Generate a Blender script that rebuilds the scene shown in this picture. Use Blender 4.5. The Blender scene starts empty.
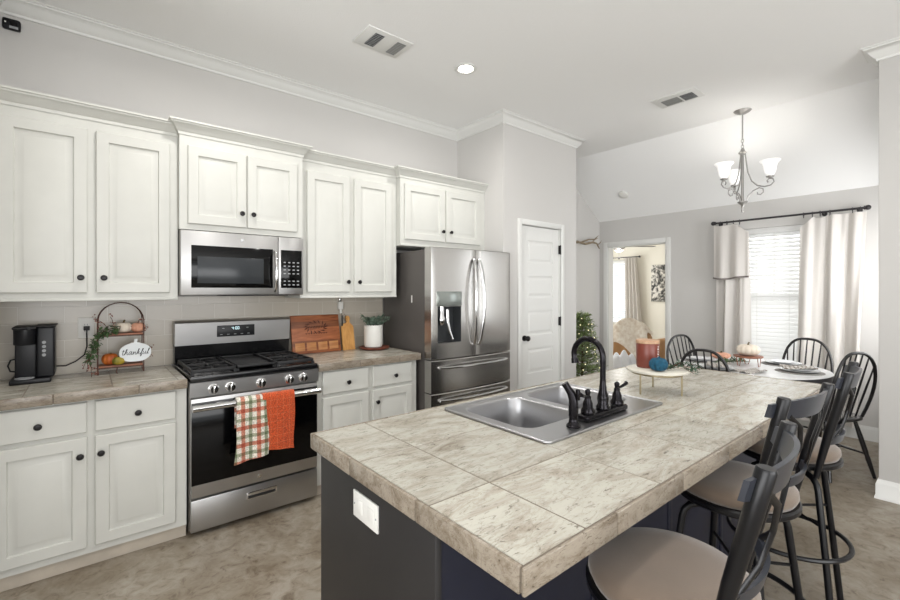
import bpy, bmesh, math, random
from mathutils import Vector, Matrix, Euler
random.seed(7)
SC = bpy.context.scene
COL = SC.collection
PI = math.pi

# ---------------------------------------------------------------- camera
FPX = 441.0
YAW = math.atan2(535, 441)                     # angle between the cabinet run (+X) and the view
cam = bpy.data.cameras.new('camera')
co = bpy.data.objects.new('camera', cam)
COL.objects.link(co)
cam.sensor_width = 36.0
cam.lens = FPX / 900 * 36
cam.shift_y = -10 / 900
cam.clip_start = 0.02
co.location = (0, 0, 1.42)
co.rotation_euler = (PI / 2, 0, YAW - PI / 2)
SC.camera = co

# ---------------------------------------------------------------- world, lights, exposure
SC.view_settings.view_transform = 'Standard'
SC.view_settings.look = 'None'
SC.view_settings.exposure = 0.2
SC.view_settings.gamma = 1.0
w = bpy.data.worlds.new('world')
SC.world = w
w.use_nodes = True
bg = w.node_tree.nodes['Background']
bg.inputs[0].default_value = (0.93, 0.97, 1.0, 1)
bg.inputs[1].default_value = 1.6


def area(name, loc, rot, sx, sy, power, col=(1, 1, 1), spread=PI):
    l = bpy.data.lights.new(name, 'AREA')
    l.shape = 'RECTANGLE'
    l.size, l.size_y = sx, sy
    l.energy = power
    l.color = col
    l.spread = spread
    o = bpy.data.objects.new(name, l)
    o.location = loc
    o.rotation_euler = rot
    COL.objects.link(o)
    return o


# daylight through the windows of the living side, behind the camera (wall at Y=-3.6 and wall at X=-3.4)
area('daylight_rear', (0.4, -3.50, 1.35), (PI / 2 + .80, 0, 0), 4.6, 2.0, 135, (1.0, 1.0, 1.0))
area('daylight_side', (-3.3, -0.6, 1.35), (PI / 2 + .75, 0, -PI / 2), 3.6, 2.0, 125, (1.0, 1.0, 1.0))
# daylight outside the dining window, and in an unseen side opening of the bedroom
area('daylight_dining', (6.15, 1.25, 1.45), (PI / 2, 0, PI / 2), 1.3, 1.9, 32, (0.97, 0.99, 1.0))
area('daylight_bedroom', (7.2, 5.75, 1.5), (PI / 2, 0, PI), 1.6, 1.4, 42, (1.0, 0.99, 0.96))
area('dining_side_fill', (4.95, 0.06, 1.5), (PI / 2, 0, -.45), 0.9, 1.2, 17, (1.0, 1.0, 1.0), 2.6)  # unseen fill light, added to brighten the dining end


# ---------------------------------------------------------------- mesh helpers
def lin(c):
    return tuple((x / 12.92 if x <= 0.04045 else ((x + 0.055) / 1.055) ** 2.4) for x in (v / 255 for v in c))


class MB:
    def __init__(s):
        s.bm = bmesh.new()
        s.ci = s.bm.faces.layers.int.new('tid')

    def v(s, p):
        return s.bm.verts.new(p)

    def f(s, vs, t=0):
        try:
            q = s.bm.faces.new(vs)
            q[s.ci] = t
            return q
        except ValueError:
            return None

    def box(s, a, b, bev=0.0, seg=2, mtx=None, t=0):
        x0, x1 = sorted((a[0], b[0])); y0, y1 = sorted((a[1], b[1])); z0, z1 = sorted((a[2], b[2]))
        vs = [s.v((x, y, z)) for x in (x0, x1) for y in (y0, y1) for z in (z0, z1)]
        F = [(0, 1, 3, 2), (4, 6, 7, 5), (0, 4, 5, 1), (2, 3, 7, 6), (0, 2, 6, 4), (1, 5, 7, 3)]
        fs = [s.f([vs[i] for i in q], t) for q in F]
        if bev > 0:
            es = list({e for q in fs for e in q.edges})
            r = bmesh.ops.bevel(s.bm, geom=es, offset=bev, segments=seg, affect='EDGES', profile=0.5)
            vs = list({v for q in r['faces'] for v in q.verts} | {v for v in vs if v.is_valid})
            for q in r['faces']:
                q[s.ci] = t
        if mtx is not None:
            bmesh.ops.transform(s.bm, matrix=mtx, verts=vs)
        return s

    def tube(s, pts, r, seg=8, closed=False, flat=None):
        pts = [Vector(p) for p in pts]
        n = len(pts)
        rs = r if isinstance(r, (list, tuple)) else [r] * n
        T = []
        for i in range(n):
            if closed:
                d = pts[(i + 1) % n] - pts[i - 1]
            else:
                d = pts[min(i + 1, n - 1)] - pts[max(i - 1, 0)]
            T.append(d.normalized() if d.length > 1e-9 else Vector((0, 0, 1)))
        up = Vector((0, 0, 1)) if abs(T[0].z) < 0.9 else Vector((1, 0, 0))
        N = (up - T[0] * up.dot(T[0])).normalized()
        rings = []
        for i in range(n):
            if i:
                N = (N - T[i] * N.dot(T[i]))
                N = N.normalized() if N.length > 1e-6 else Vector((1, 0, 0))
            B = T[i].cross(N)
            ring = []
            for k in range(seg):
                a = 2 * PI * k / seg
                fx, fy = (1, 1) if flat is None else flat
                ring.append(s.v(pts[i] + N * math.cos(a) * rs[i] * fx + B * math.sin(a) * rs[i] * fy))
            rings.append(ring)
        m = n if closed else n - 1
        for i in range(m):
            a, b = rings[i], rings[(i + 1) % n]
            for k in range(seg):
                s.f((a[k], a[(k + 1) % seg], b[(k + 1) % seg], b[k]))
        if not closed:
            s.f(rings[0][::-1]); s.f(rings[-1])
        return s

    def lathe(s, prof, c=(0, 0, 0), seg=24, mtx=None, rib=None):
        """prof: (r, z) from bottom to top; closed with caps where r > 0"""
        rings, allv = [], []
        for (r, z) in prof:
            if r < 1e-6:
                q = [s.v((c[0], c[1], c[2] + z))]
            else:
                q = []
                for k in range(seg):
                    a = 2 * PI * k / seg
                    rr = r if rib is None else r * (1 - rib[1] * (1 - abs(math.sin(a * rib[0] / 2))) ** 1.5)
                    q.append(s.v((c[0] + rr * math.cos(a), c[1] + rr * math.sin(a), c[2] + z)))
            rings.append(q); allv += q
        for a, b in zip(rings, rings[1:]):
            for k in range(seg):
                k2 = (k + 1) % seg
                if len(a) == 1 and len(b) == 1:
                    continue
                if len(a) == 1:
                    s.f((a[0], b[k2], b[k]))
                elif len(b) == 1:
                    s.f((a[k], a[k2], b[0]))
                else:
                    s.f((a[k], a[k2], b[k2], b[k]))
        if len(rings[0]) > 1: s.f(rings[0][::-1])
        if len(rings[-1]) > 1: s.f(rings[-1])
        if mtx is not None:
            bmesh.ops.transform(s.bm, matrix=mtx, verts=allv)
        return s

    def disc(s, c, r, axis='y', h=0.01, seg=20):
        """short cylinder centred on c along an axis"""
        m = {'y': Matrix.Rotation(PI / 2, 4, 'X'), 'x': Matrix.Rotation(PI / 2, 4, 'Y'), 'z': Matrix.Identity(4)}[axis]
        return s.lathe([(r, -h / 2), (r, h / 2)], seg=seg, mtx=Matrix.Translation(c) @ m)

    def ball(s, c, r, sc=(1, 1, 1), seg=16):
        n = seg // 2
        prof = [(r * math.sin(PI * i / n), -r * math.cos(PI * i / n)) for i in range(n + 1)]
        prof[0] = (0, -r); prof[-1] = (0, r)
        return s.lathe(prof, seg=seg, mtx=Matrix.Translation(c) @ Matrix.Diagonal((*sc, 1)))

    def prism(s, outline, axis, a, b):
        """2-D outline extruded along axis ('x','y','z') from a to b"""
        def P(u, v, t):
            return {'x': (t, u, v), 'y': (u, t, v), 'z': (u, v, t)}[axis]
        A = [s.v(P(u, v, a)) for u, v in outline]
        B = [s.v(P(u, v, b)) for u, v in outline]
        n = len(outline)
        for i in range(n):
            s.f((A[i], A[(i + 1) % n], B[(i + 1) % n], B[i]))
        s.f(A[::-1]); s.f(B)
        return s

    def rings(s, x0, x1, z0, z1, yf, rr, place=None):
        """panel facing -Y built of nested rectangles; rr = (inset, depth behind the front plane)"""
        place = place or (lambda u, d, v: (u, yf + d, v))
        L = []
        for ins, d in rr:
            L.append([s.v(place(u, d, v)) for u, v in
                      ((x0 + ins, z0 + ins), (x1 - ins, z0 + ins), (x1 - ins, z1 - ins), (x0 + ins, z1 - ins))])
        for a, b in zip(L, L[1:]):
            for k in range(4):
                s.f((a[k], a[(k + 1) % 4], b[(k + 1) % 4], b[k]))
        s.f(L[-1]); s.f(L[0][::-1])
        return s

    def grid(s, fn, nu, nv, thick=0.0):
        """surface fn(u, v) with u, v in 0..1; thick gives it a back"""
        P = [[Vector(fn(i / nu, j / nv)) for j in range(nv + 1)] for i in range(nu + 1)]
        V = [[s.v(p) for p in row] for row in P]
        for i in range(nu):
            for j in range(nv):
                s.f((V[i][j], V[i + 1][j], V[i + 1][j + 1], V[i][j + 1]))
        if thick:
            W = []
            for i in range(nu + 1):
                row = []
                for j in range(nv + 1):
                    du = P[min(i + 1, nu)][j] - P[max(i - 1, 0)][j]
                    dv = P[i][min(j + 1, nv)] - P[i][max(j - 1, 0)]
                    n = du.cross(dv)
                    n = n.normalized() if n.length > 1e-9 else Vector((0, 0, 1))
                    row.append(s.v(P[i][j] - n * thick))
                W.append(row)
            for i in range(nu):
                for j in range(nv):
                    s.f((W[i][j], W[i][j + 1], W[i + 1][j + 1], W[i + 1][j]))
            for i in range(nu):
                s.f((V[i][0], W[i][0], W[i + 1][0], V[i + 1][0]))
                s.f((V[i][nv], V[i + 1][nv], W[i + 1][nv], W[i][nv]))
            for j in range(nv):
                s.f((V[0][j], V[0][j + 1], W[0][j + 1], W[0][j]))
                s.f((V[nu][j], W[nu][j], W[nu][j + 1], V[nu][j + 1]))
        return s

    def leaf(s, p, d, L, W, up=(0, 0, 1)):
        d = Vector(d).normalized(); p = Vector(p)
        side = d.cross(Vector(up))
        side = side.normalized() if side.length > 1e-4 else Vector((1, 0, 0))
        n = side.cross(d)
        q = [p, p + d * L * .35 + side * W / 2 + n * W * .15, p + d * L * .75 + side * W * .35, p + d * L - n * L * .1,
             p + d * L * .75 - side * W * .35, p + d * L * .35 - side * W / 2 + n * W * .15]
        m1 = s.v(p + d * L * .4 - n * W * .1)
        vs = [s.v(x) for x in q]
        for i in range(6):
            s.f((vs[i], vs[(i + 1) % 6], m1))
        return s

    def build(s, name, mat, parent=None, smooth=40):
        bmesh.ops.recalc_face_normals(s.bm, faces=s.bm.faces[:])
        me = bpy.data.meshes.new(name)
        off = Vector((0, 0, 0))
        p = parent
        while p is not None:
            off += Vector(p.location); p = p.parent
        if off.length > 0:
            bmesh.ops.translate(s.bm, vec=-off, verts=s.bm.verts[:])
        s.bm.to_mesh(me); s.bm.free()
        if smooth:
            for q in me.polygons: q.use_smooth = True
            me.set_sharp_from_angle(angle=math.radians(smooth))
        for m in (mat if isinstance(mat, (list, tuple)) else [mat]):
            me.materials.append(m)
        o = bpy.data.objects.new(name, me)
        COL.objects.link(o)
        if parent is not None: o.parent = parent
        return o


def thing(name, label, cat, loc=(0, 0, 0), group=None):
    o = bpy.data.objects.new(name, None)
    COL.objects.link(o)
    o.empty_display_size = 0.05
    o.location = loc
    return tag(o, label, cat, group)


def tag(o, label, cat, group=None):
    o['label'] = label; o['category'] = cat
    if group: o['group'] = group
    return o


def st(o):
    o['kind'] = 'structure'
    return o


def copy_tree(o, parent=None):
    c = o.copy(); COL.objects.link(c)
    c.parent = parent
    for ch in list(o.children):
        copy_tree(ch, c)
    return c


# ---------------------------------------------------------------- materials
def mat(name, col, rough=0.5, metal=0.0, noise=0.0, nscale=20.0, bump=0.0, bscale=60.0, col2=None, stretch=None, emit=None,
        trans=0.0, coat=0.0, sheen=0.0, spec=.5):
    m = bpy.data.materials.new(name)
    m.use_nodes = True
    nt = m.node_tree
    b = nt.nodes['Principled BSDF']
    c = (*lin(col), 1)
    b.inputs['Base Color'].default_value = c
    b.inputs['Roughness'].default_value = rough
    b.inputs['Metallic'].default_value = metal
    b.inputs['Transmission Weight'].default_value = trans
    b.inputs['Coat Weight'].default_value = coat
    b.inputs['Specular IOR Level'].default_value = spec
    b.inputs['Sheen Weight'].default_value = sheen
    if emit:
        b.inputs['Emission Color'].default_value = (*lin(emit[0]), 1)
        b.inputs['Emission Strength'].default_value = emit[1]
    tc = nt.nodes.new('ShaderNodeTexCoord')
    mp = nt.nodes.new('ShaderNodeMapping')
    nt.links.new(tc.outputs['Object'], mp.inputs[0])
    if stretch: mp.inputs['Scale'].default_value = stretch
    if noise > 0 or col2:
        n = nt.nodes.new('ShaderNodeTexNoise')
        n.inputs['Scale'].default_value = nscale
        n.inputs['Detail'].default_value = 5
        nt.links.new(mp.outputs[0], n.inputs['Vector'])
        r = nt.nodes.new('ShaderNodeValToRGB')
        r.color_ramp.elements[0].position = 0.32
        r.color_ramp.elements[1].position = 0.68
        if col2:
            r.color_ramp.elements[0].color = (*lin(col2), 1)
            r.color_ramp.elements[1].color = c
        else:
            r.color_ramp.elements[0].color = tuple(x * (1 - noise) for x in c[:3]) + (1,)
            r.color_ramp.elements[1].color = tuple(min(1, x * (1 + noise)) for x in c[:3]) + (1,)
        nt.links.new(n.outputs['Fac'], r.inputs[0])
        nt.links.new(r.outputs[0], b.inputs['Base Color'])
    if bump > 0:
        n2 = nt.nodes.new('ShaderNodeTexNoise')
        n2.inputs['Scale'].default_value = bscale
        n2.inputs['Detail'].default_value = 3
        nt.links.new(mp.outputs[0], n2.inputs['Vector'])
        bp = nt.nodes.new('ShaderNodeBump')
        bp.inputs['Strength'].default_value = bump
        bp.inputs['Distance'].default_value = 0.01
        nt.links.new(n2.outputs['Fac'], bp.inputs['Height'])
        nt.links.new(bp.outputs[0], b.inputs['Normal'])
    return m


def N(nt, typ, **kw):
    n = nt.nodes.new(typ)
    for k, v in kw.items():
        if k.startswith('i_'):
            n.inputs[int(k[2:])].default_value = v
        else:
            setattr(n, k, v)
    return n


def ramp(nt, stops, interp='LINEAR'):
    r = nt.nodes.new('ShaderNodeValToRGB')
    r.color_ramp.interpolation = interp
    e = r.color_ramp.elements
    while len(e) < len(stops): e.new(0.5)
    for el, (p, c) in zip(e, stops):
        el.position = p; el.color = (*lin(c), 1)
    return r


def stone_mat(name, light, mid, dark, rough=0.26, k=1.0):
    """travertine look, every tile shifted by its own face number"""
    m = bpy.data.materials.new(name); m.use_nodes = True
    nt = m.node_tree; L = nt.links.new
    b = nt.nodes['Principled BSDF']
    b.inputs['Roughness'].default_value = rough
    tc = nt.nodes.new('ShaderNodeTexCoord')
    at = N(nt, 'ShaderNodeAttribute', attribute_name='tid')
    mul = N(nt, 'ShaderNodeVectorMath', operation='MULTIPLY'); mul.inputs[1].default_value = (3.71, 1.93, 0.77)
    comb = nt.nodes.new('ShaderNodeCombineXYZ')
    for i in range(3): L(at.outputs['Fac'], comb.inputs[i])
    L(comb.outputs[0], mul.inputs[0])
    add = N(nt, 'ShaderNodeVectorMath', operation='ADD')
    L(tc.outputs['Object'], add.inputs[0]); L(mul.outputs[0], add.inputs[1])
    mp = nt.nodes.new('ShaderNodeMapping')
    mp.inputs['Rotation'].default_value = (0, 0, 0.12)
    mp.inputs['Scale'].default_value = (1.0 * k, 3.0 * k, 3.0 * k)
    L(add.outputs[0], mp.inputs[0])
    n1 = N(nt, 'ShaderNodeTexNoise'); n1.inputs['Scale'].default_value = 5.5; n1.inputs['Detail'].default_value = 12
    n1.inputs['Roughness'].default_value = 0.74; n1.inputs['Distortion'].default_value = .7
    L(mp.outputs[0], n1.inputs['Vector'])
    r1 = ramp(nt, [(0.30, dark), (0.42, mid), (0.55, light), (0.75, tuple(min(255, c + 8) for c in light))])
    L(n1.outputs['Fac'], r1.inputs[0])
    n2 = N(nt, 'ShaderNodeTexNoise'); n2.inputs['Scale'].default_value = 26; n2.inputs['Detail'].default_value = 8
    n2.inputs['Distortion'].default_value = 1.5; n2.inputs['Roughness'].default_value = 0.7
    L(mp.outputs[0], n2.inputs['Vector'])
    r2 = ramp(nt, [(0.30, (122, 112, 98)), (0.45, (255, 255, 255))])
    L(n2.outputs['Fac'], r2.inputs[0])
    mx = N(nt, 'ShaderNodeMix', data_type='RGBA', blend_type='MULTIPLY'); mx.inputs['Factor'].default_value = 0.9
    L(r1.outputs[0], mx.inputs[6]); L(r2.outputs[0], mx.inputs[7])
    # thin veins
    n3 = N(nt, 'ShaderNodeTexNoise'); n3.inputs['Scale'].default_value = 3.0; n3.inputs['Detail'].default_value = 6
    n3.inputs['Distortion'].default_value = 0.8
    L(mp.outputs[0], n3.inputs['Vector'])
    r3 = ramp(nt, [(0.485, (255, 255, 255)), (0.50, (172, 162, 148)), (0.515, (255, 255, 255))])
    L(n3.outputs['Fac'], r3.inputs[0])
    mx2 = N(nt, 'ShaderNodeMix', data_type='RGBA', blend_type='MULTIPLY'); mx2.inputs['Factor'].default_value = 0.28
    L(mx.outputs[2], mx2.inputs[6]); L(r3.outputs[0], mx2.inputs[7])
    # per-tile value shift
    wn = N(nt, 'ShaderNodeTexWhiteNoise', noise_dimensions='1D'); L(at.outputs['Fac'], wn.inputs['W'])
    mr = N(nt, 'ShaderNodeMapRange'); mr.inputs['To Min'].default_value = 0.90; mr.inputs['To Max'].default_value = 1.06
    L(wn.outputs['Value'], mr.inputs['Value'])
    hs = nt.nodes.new('ShaderNodeHueSaturation'); L(mr.outputs[0], hs.inputs['Value'])
    L(mx2.outputs[2], hs.inputs['Color']); L(hs.outputs[0], b.inputs['Base Color'])
    bp = nt.nodes.new('ShaderNodeBump'); bp.inputs['Strength'].default_value = 0.12; bp.inputs['Distance'].default_value = 0.003
    L(n2.outputs['Fac'], bp.inputs['Height']); L(bp.outputs[0], b.inputs['Normal'])
    return m


def floor_mat():
    m = bpy.data.materials.new('stained_floor'); m.use_nodes = True
    nt = m.node_tree; L = nt.links.new
    b = nt.nodes['Principled BSDF']; b.inputs['Roughness'].default_value = 0.42
    tc = nt.nodes.new('ShaderNodeTexCoord')
    n1 = N(nt, 'ShaderNodeTexNoise'); n1.inputs['Scale'].default_value = 1.6; n1.inputs['Detail'].default_value = 9
    n1.inputs['Distortion'].default_value = 1.6; n1.inputs['Roughness'].default_value = 0.62
    L(tc.outputs['Object'], n1.inputs['Vector'])
    r1 = ramp(nt, [(0.30, (116, 104, 88)), (0.45, (139, 129, 114)), (0.58, (154, 146, 133)), (0.75, (166, 159, 148))])
    L(n1.outputs['Fac'], r1.inputs[0])
    n2 = N(nt, 'ShaderNodeTexNoise'); n2.inputs['Scale'].default_value = 14; n2.inputs['Detail'].default_value = 8
    n2.inputs['Distortion'].default_value = 0.9; n2.inputs['Roughness'].default_value = 0.7
    L(tc.outputs['Object'], n2.inputs['Vector'])
    r2 = ramp(nt, [(0.33, (150, 132, 112)), (0.45, (228, 222, 214)), (0.6, (255, 255, 255))])
    L(n2.outputs['Fac'], r2.inputs[0])
    mx = N(nt, 'ShaderNodeMix', data_type='RGBA', blend_type='MULTIPLY'); mx.inputs['Factor'].default_value = 0.75
    L(r1.outputs[0], mx.inputs[6]); L(r2.outputs[0], mx.inputs[7])
    L(mx.outputs[2], b.inputs['Base Color'])
    return m


def steel_mat(name, col, rough, vertical=True, aniso=0.0):
    m = bpy.data.materials.new(name); m.use_nodes = True
    nt = m.node_tree; L = nt.links.new
    b = nt.nodes['Principled BSDF']
    b.inputs['Metallic'].default_value = 1.0
    b.inputs['Base Color'].default_value = (*lin(col), 1)
    tc = nt.nodes.new('ShaderNodeTexCoord'); mp = nt.nodes.new('ShaderNodeMapping')
    mp.inputs['Scale'].default_value = (3, 3, 900) if vertical else (300, 300, 2)
    if vertical:
        b.inputs['Anisotropic'].default_value = 0.75
        tg = N(nt, 'ShaderNodeTangent', direction_type='RADIAL', axis='Z'); L(tg.outputs[0], b.inputs['Tangent'])
    L(tc.outputs['Object'], mp.inputs[0])
    n = N(nt, 'ShaderNodeTexNoise'); n.inputs['Scale'].default_value = 2; L(mp.outputs[0], n.inputs['Vector'])
    mr = N(nt, 'ShaderNodeMapRange'); mr.inputs['To Min'].default_value = rough * .95; mr.inputs['To Max'].default_value = rough * 1.05
    L(n.outputs['Fac'], mr.inputs['Value']); L(mr.outputs[0], b.inputs['Roughness'])
    return m


def wood_mat(name, c1, c2, axis='x', scale=6.0, rough=0.5, planks=None):
    m = bpy.data.materials.new(name); m.use_nodes = True
    nt = m.node_tree; L = nt.links.new
    b = nt.nodes['Principled BSDF']; b.inputs['Roughness'].default_value = rough
    tc = nt.nodes.new('ShaderNodeTexCoord'); mp = nt.nodes.new('ShaderNodeMapping')
    mp.inputs['Scale'].default_value = {'x': (1, 9, 9), 'y': (9, 1, 9), 'z': (9, 9, 1)}[axis]
    L(tc.outputs['Object'], mp.inputs[0])
    n = N(nt, 'ShaderNodeTexNoise'); n.inputs['Scale'].default_value = scale; n.inputs['Detail'].default_value = 6
    n.inputs['Distortion'].default_value = 0.6
    L(mp.outputs[0], n.inputs['Vector'])
    r = ramp(nt, [(0.30, c2), (0.65, c1)]); L(n.outputs['Fac'], r.inputs[0])
    out = r.outputs[0]
    if planks:
        sx = nt.nodes.new('ShaderNodeSeparateXYZ'); L(tc.outputs['Object'], sx.inputs[0])
        d = N(nt, 'ShaderNodeMath', operation='DIVIDE'); d.inputs[1].default_value = planks
        L(sx.outputs[2], d.inputs[0])
        fl = N(nt, 'ShaderNodeMath', operation='FLOOR'); L(d.outputs[0], fl.inputs[0])
        wn = N(nt, 'ShaderNodeTexWhiteNoise', noise_dimensions='1D'); L(fl.outputs[0], wn.inputs['W'])
        mr = N(nt, 'ShaderNodeMapRange'); mr.inputs['To Min'].default_value = 0.62; mr.inputs['To Max'].default_value = 1.35
        L(wn.outputs['Value'], mr.inputs['Value'])
        hs = nt.nodes.new('ShaderNodeHueSaturation'); L(mr.outputs[0], hs.inputs['Value']); L(out, hs.inputs['Color'])
        out = hs.outputs[0]
    L(out, b.inputs['Base Color'])
    return m


def stripes_mat(name, base, bands, sx=1.0, sz=1.0, rough=0.9, blend='MULTIPLY', fuzz=0.35):
    """woven check: bands = [(axis 0|2, period, phase, width, colour)]"""
    m = bpy.data.materials.new(name); m.use_nodes = True
    nt = m.node_tree; L = nt.links.new
    b = nt.nodes['Principled BSDF']; b.inputs['Roughness'].default_value = rough
    b.inputs['Sheen Weight'].default_value = 0.2
    tc = nt.nodes.new('ShaderNodeTexCoord'); sp = nt.nodes.new('ShaderNodeSeparateXYZ')
    L(tc.outputs['Object'], sp.inputs[0])
    cur = N(nt, 'ShaderNodeRGB'); cur.outputs[0].default_value = (*lin(base), 1)
    out = cur.outputs[0]
    for ax, per, ph, wd, c in bands:
        a = N(nt, 'ShaderNodeMath', operation='DIVIDE'); a.inputs[1].default_value = per; L(sp.outputs[ax], a.inputs[0])
        ad = N(nt, 'ShaderNodeMath', operation='ADD'); ad.inputs[1].default_value = ph + 50; L(a.outputs[0], ad.inputs[0])
        fr = N(nt, 'ShaderNodeMath', operation='FRACT'); L(ad.outputs[0], fr.inputs[0])
        lt = N(nt, 'ShaderNodeMath', operation='LESS_THAN'); lt.inputs[1].default_value = wd; L(fr.outputs[0], lt.inputs[0])
        fa = N(nt, 'ShaderNodeMath', operation='MULTIPLY'); fa.inputs[1].default_value = 0.85; L(lt.outputs[0], fa.inputs[0])
        mx = N(nt, 'ShaderNodeMix', data_type='RGBA', blend_type=blend)
        L(fa.outputs[0], mx.inputs[0]); L(out, mx.inputs[6]); mx.inputs[7].default_value = (*lin(c), 1)
        out = mx.outputs[2]
    n = N(nt, 'ShaderNodeTexNoise'); n.inputs['Scale'].default_value = 160; L(tc.outputs['Object'], n.inputs['Vector'])
    r = ramp(nt, [(0.35, (int(255 * (1 - fuzz)),) * 3), (0.6, (255, 255, 255))]); L(n.outputs['Fac'], r.inputs[0])
    mx = N(nt, 'ShaderNodeMix', data_type='RGBA', blend_type='MULTIPLY'); mx.inputs[0].default_value = 0.8
    L(out, mx.inputs[6]); L(r.outputs[0], mx.inputs[7]); L(mx.outputs[2], b.inputs['Base Color'])
    bp = nt.nodes.new('ShaderNodeBump'); bp.inputs['Strength'].default_value = 0.3; bp.inputs['Distance'].default_value = 0.003
    L(n.outputs['Fac'], bp.inputs['Height']); L(bp.outputs[0], b.inputs['Normal'])
    return m


def tilewall_mat():
    m = bpy.data.materials.new('backsplash_tile'); m.use_nodes = True
    nt = m.node_tree; L = nt.links.new
    b = nt.nodes['Principled BSDF']; b.inputs['Roughness'].default_value = 0.22
    tc = nt.nodes.new('ShaderNodeTexCoord'); sp = nt.nodes.new('ShaderNodeSeparateXYZ'); cb = nt.nodes.new('ShaderNodeCombineXYZ')
    L(tc.outputs['Object'], sp.inputs[0]); L(sp.outputs[0], cb.inputs[0]); L(sp.outputs[2], cb.inputs[1])
    br = nt.nodes.new('ShaderNodeTexBrick')
    br.inputs['Scale'].default_value = 1.0
    br.inputs['Brick Width'].default_value = 0.203; br.inputs['Row Height'].default_value = 0.1016
    br.inputs['Mortar Size'].default_value = 0.0016; br.inputs['Mortar Smooth'].default_value = 0.3
    br.inputs['Color1'].default_value = (*lin((186, 178, 165)), 1)
    br.inputs['Color2'].default_value = (*lin((175, 167, 154)), 1)
    br.inputs['Mortar'].default_value = (*lin((203, 199, 190)), 1)
    L(cb.outputs[0], br.inputs['Vector']); L(br.outputs['Color'], b.inputs['Base Color'])
    bp = nt.nodes.new('ShaderNodeBump'); bp.inputs['Strength'].default_value = 0.4; bp.inputs['Distance'].default_value = 0.002
    bp.invert = True
    L(br.outputs['Fac'], bp.inputs['Height']); L(bp.outputs[0], b.inputs['Normal'])
    return m


def abstract_mat():
    m = bpy.data.materials.new('monochrome_art'); m.use_nodes = True
    nt = m.node_tree; L = nt.links.new
    b = nt.nodes['Principled BSDF']; b.inputs['Roughness'].default_value = 0.8
    tc = nt.nodes.new('ShaderNodeTexCoord')
    n = N(nt, 'ShaderNodeTexNoise'); n.inputs['Scale'].default_value = 8; n.inputs['Distortion'].default_value = 1.6
    n.inputs['Detail'].default_value = 4
    L(tc.outputs['Object'], n.inputs['Vector'])
    r = ramp(nt, [(0.38, (48, 48, 48)), (0.48, (130, 128, 122)), (0.58, (214, 210, 202))]); L(n.outputs['Fac'], r.inputs[0])
    L(r.outputs[0], b.inputs['Base Color'])
    return m


M = {}
M['wall'] = mat('grey_wall_paint', (202, 200, 197), 0.75, bump=0.05, bscale=180)
M['ceiling'] = mat('ceiling_paint', (243, 243, 242), 0.85, bump=0.12, bscale=130)
M['trim'] = mat('white_trim_paint', (222, 222, 219), 0.4)
M['cab'] = mat('cabinet_paint', (205, 205, 199), 0.42, noise=0.02, nscale=8)
M['cabin'] = mat('toe_kick_laminate', (186, 176, 162), 0.6, noise=0.08, nscale=12)
M['knob'] = mat('oil_rubbed_bronze', (34, 32, 33), 0.32, 0.6)
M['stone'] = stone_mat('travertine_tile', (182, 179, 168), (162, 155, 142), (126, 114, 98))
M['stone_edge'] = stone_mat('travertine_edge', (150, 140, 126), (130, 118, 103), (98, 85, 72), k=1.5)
M['grout'] = mat('grout', (112, 102, 90), 0.9, noise=0.1, nscale=60)
M['floor'] = floor_mat()
M['navy'] = mat('charcoal_navy_paint', (35, 33, 33), 0.5, noise=0.05, nscale=10)
M['navy_cool_light'] = mat('charcoal_navy_cool_light', (20, 23, 40), 0.5, noise=0.05, nscale=10)  # island paint again, with the cool light on its back put into the colour
M['steel'] = steel_mat('stainless_steel', (190, 188, 185), 0.22)
M['steel_range'] = mat('range_steel', (178, 177, 176), 0.36, 1.0, noise=.02, nscale=3)
M['steel_d'] = steel_mat('dark_stainless', (150, 147, 143), 0.30)
M['steel_sink'] = mat('sink_steel', (178, 178, 180), 0.3, 1.0)
M['chrome'] = mat('polished_steel', (215, 215, 215), 0.12, 1.0)
M['fridge_side'] = mat('fridge_side', (86, 82, 79), 0.45, 0.2)
M['gap'] = mat('dark_gasket', (18, 18, 19), 0.6)
M['blackglass'] = mat('black_glass', (5, 5, 6), 0.08, spec=.25)
M['mwglass'] = mat('microwave_glass', (50, 53, 56), 0.2, spec=.3)
M['enamel'] = mat('black_enamel', (14, 14, 16), 0.22)
M['iron'] = mat('cast_iron', (24, 24, 26), 0.5, bump=0.2, bscale=300)
M['blackplastic'] = mat('black_plastic', (17, 18, 22), 0.38, spec=.35)
M['blackmatte'] = mat('matte_black', (20, 20, 21), 0.6)
M['whiteplastic'] = mat('white_plastic', (226, 225, 220), 0.4)
M['greyprint'] = mat('grey_print', (150, 152, 154), 0.5)
M['led'] = mat('display_digits', (190, 215, 220), 0.5, emit=((190, 220, 225), 1.5))
M['bulb'] = mat('recessed_lens', (255, 255, 250), 0.5, emit=((255, 250, 240), 9.0))
M['shade'] = mat('frosted_glass', (250, 250, 250), 0.45, emit=((255, 252, 246), 0.45))
M['nickel'] = mat('brushed_nickel', (165, 163, 160), 0.35, 0.7)
M['faucet'] = mat('dark_bronze_faucet', (30, 28, 31), 0.2, 0.75)
M['stool'] = mat('stool_metal', (15, 15, 18), 0.33, 0.2)
M['stoolrail'] = mat('stool_rail_sheen', (54, 57, 65), 0.30, 0.3)  # stool metal, its grey-blue sheen put into the lighter colour
M['suede'] = mat('tan_suede', (106, 91, 77), 0.85, noise=0.07, nscale=9, bump=0.1, bscale=400, sheen=0.4)
M['chair'] = mat('dark_chair_lacquer', (28, 26, 28), 0.28, coat=0.3)
M['table'] = mat('table_white', (222, 222, 222), 0.35, noise=0.04, nscale=10)
M['tabledark'] = mat('table_dark_edge', (52, 50, 52), 0.4)
M['plate'] = mat('grey_plate', (220, 221, 222), 0.25)
M['placemat'] = mat('woven_placemat', (150, 147, 143), 0.9, noise=0.15, nscale=80)
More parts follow.
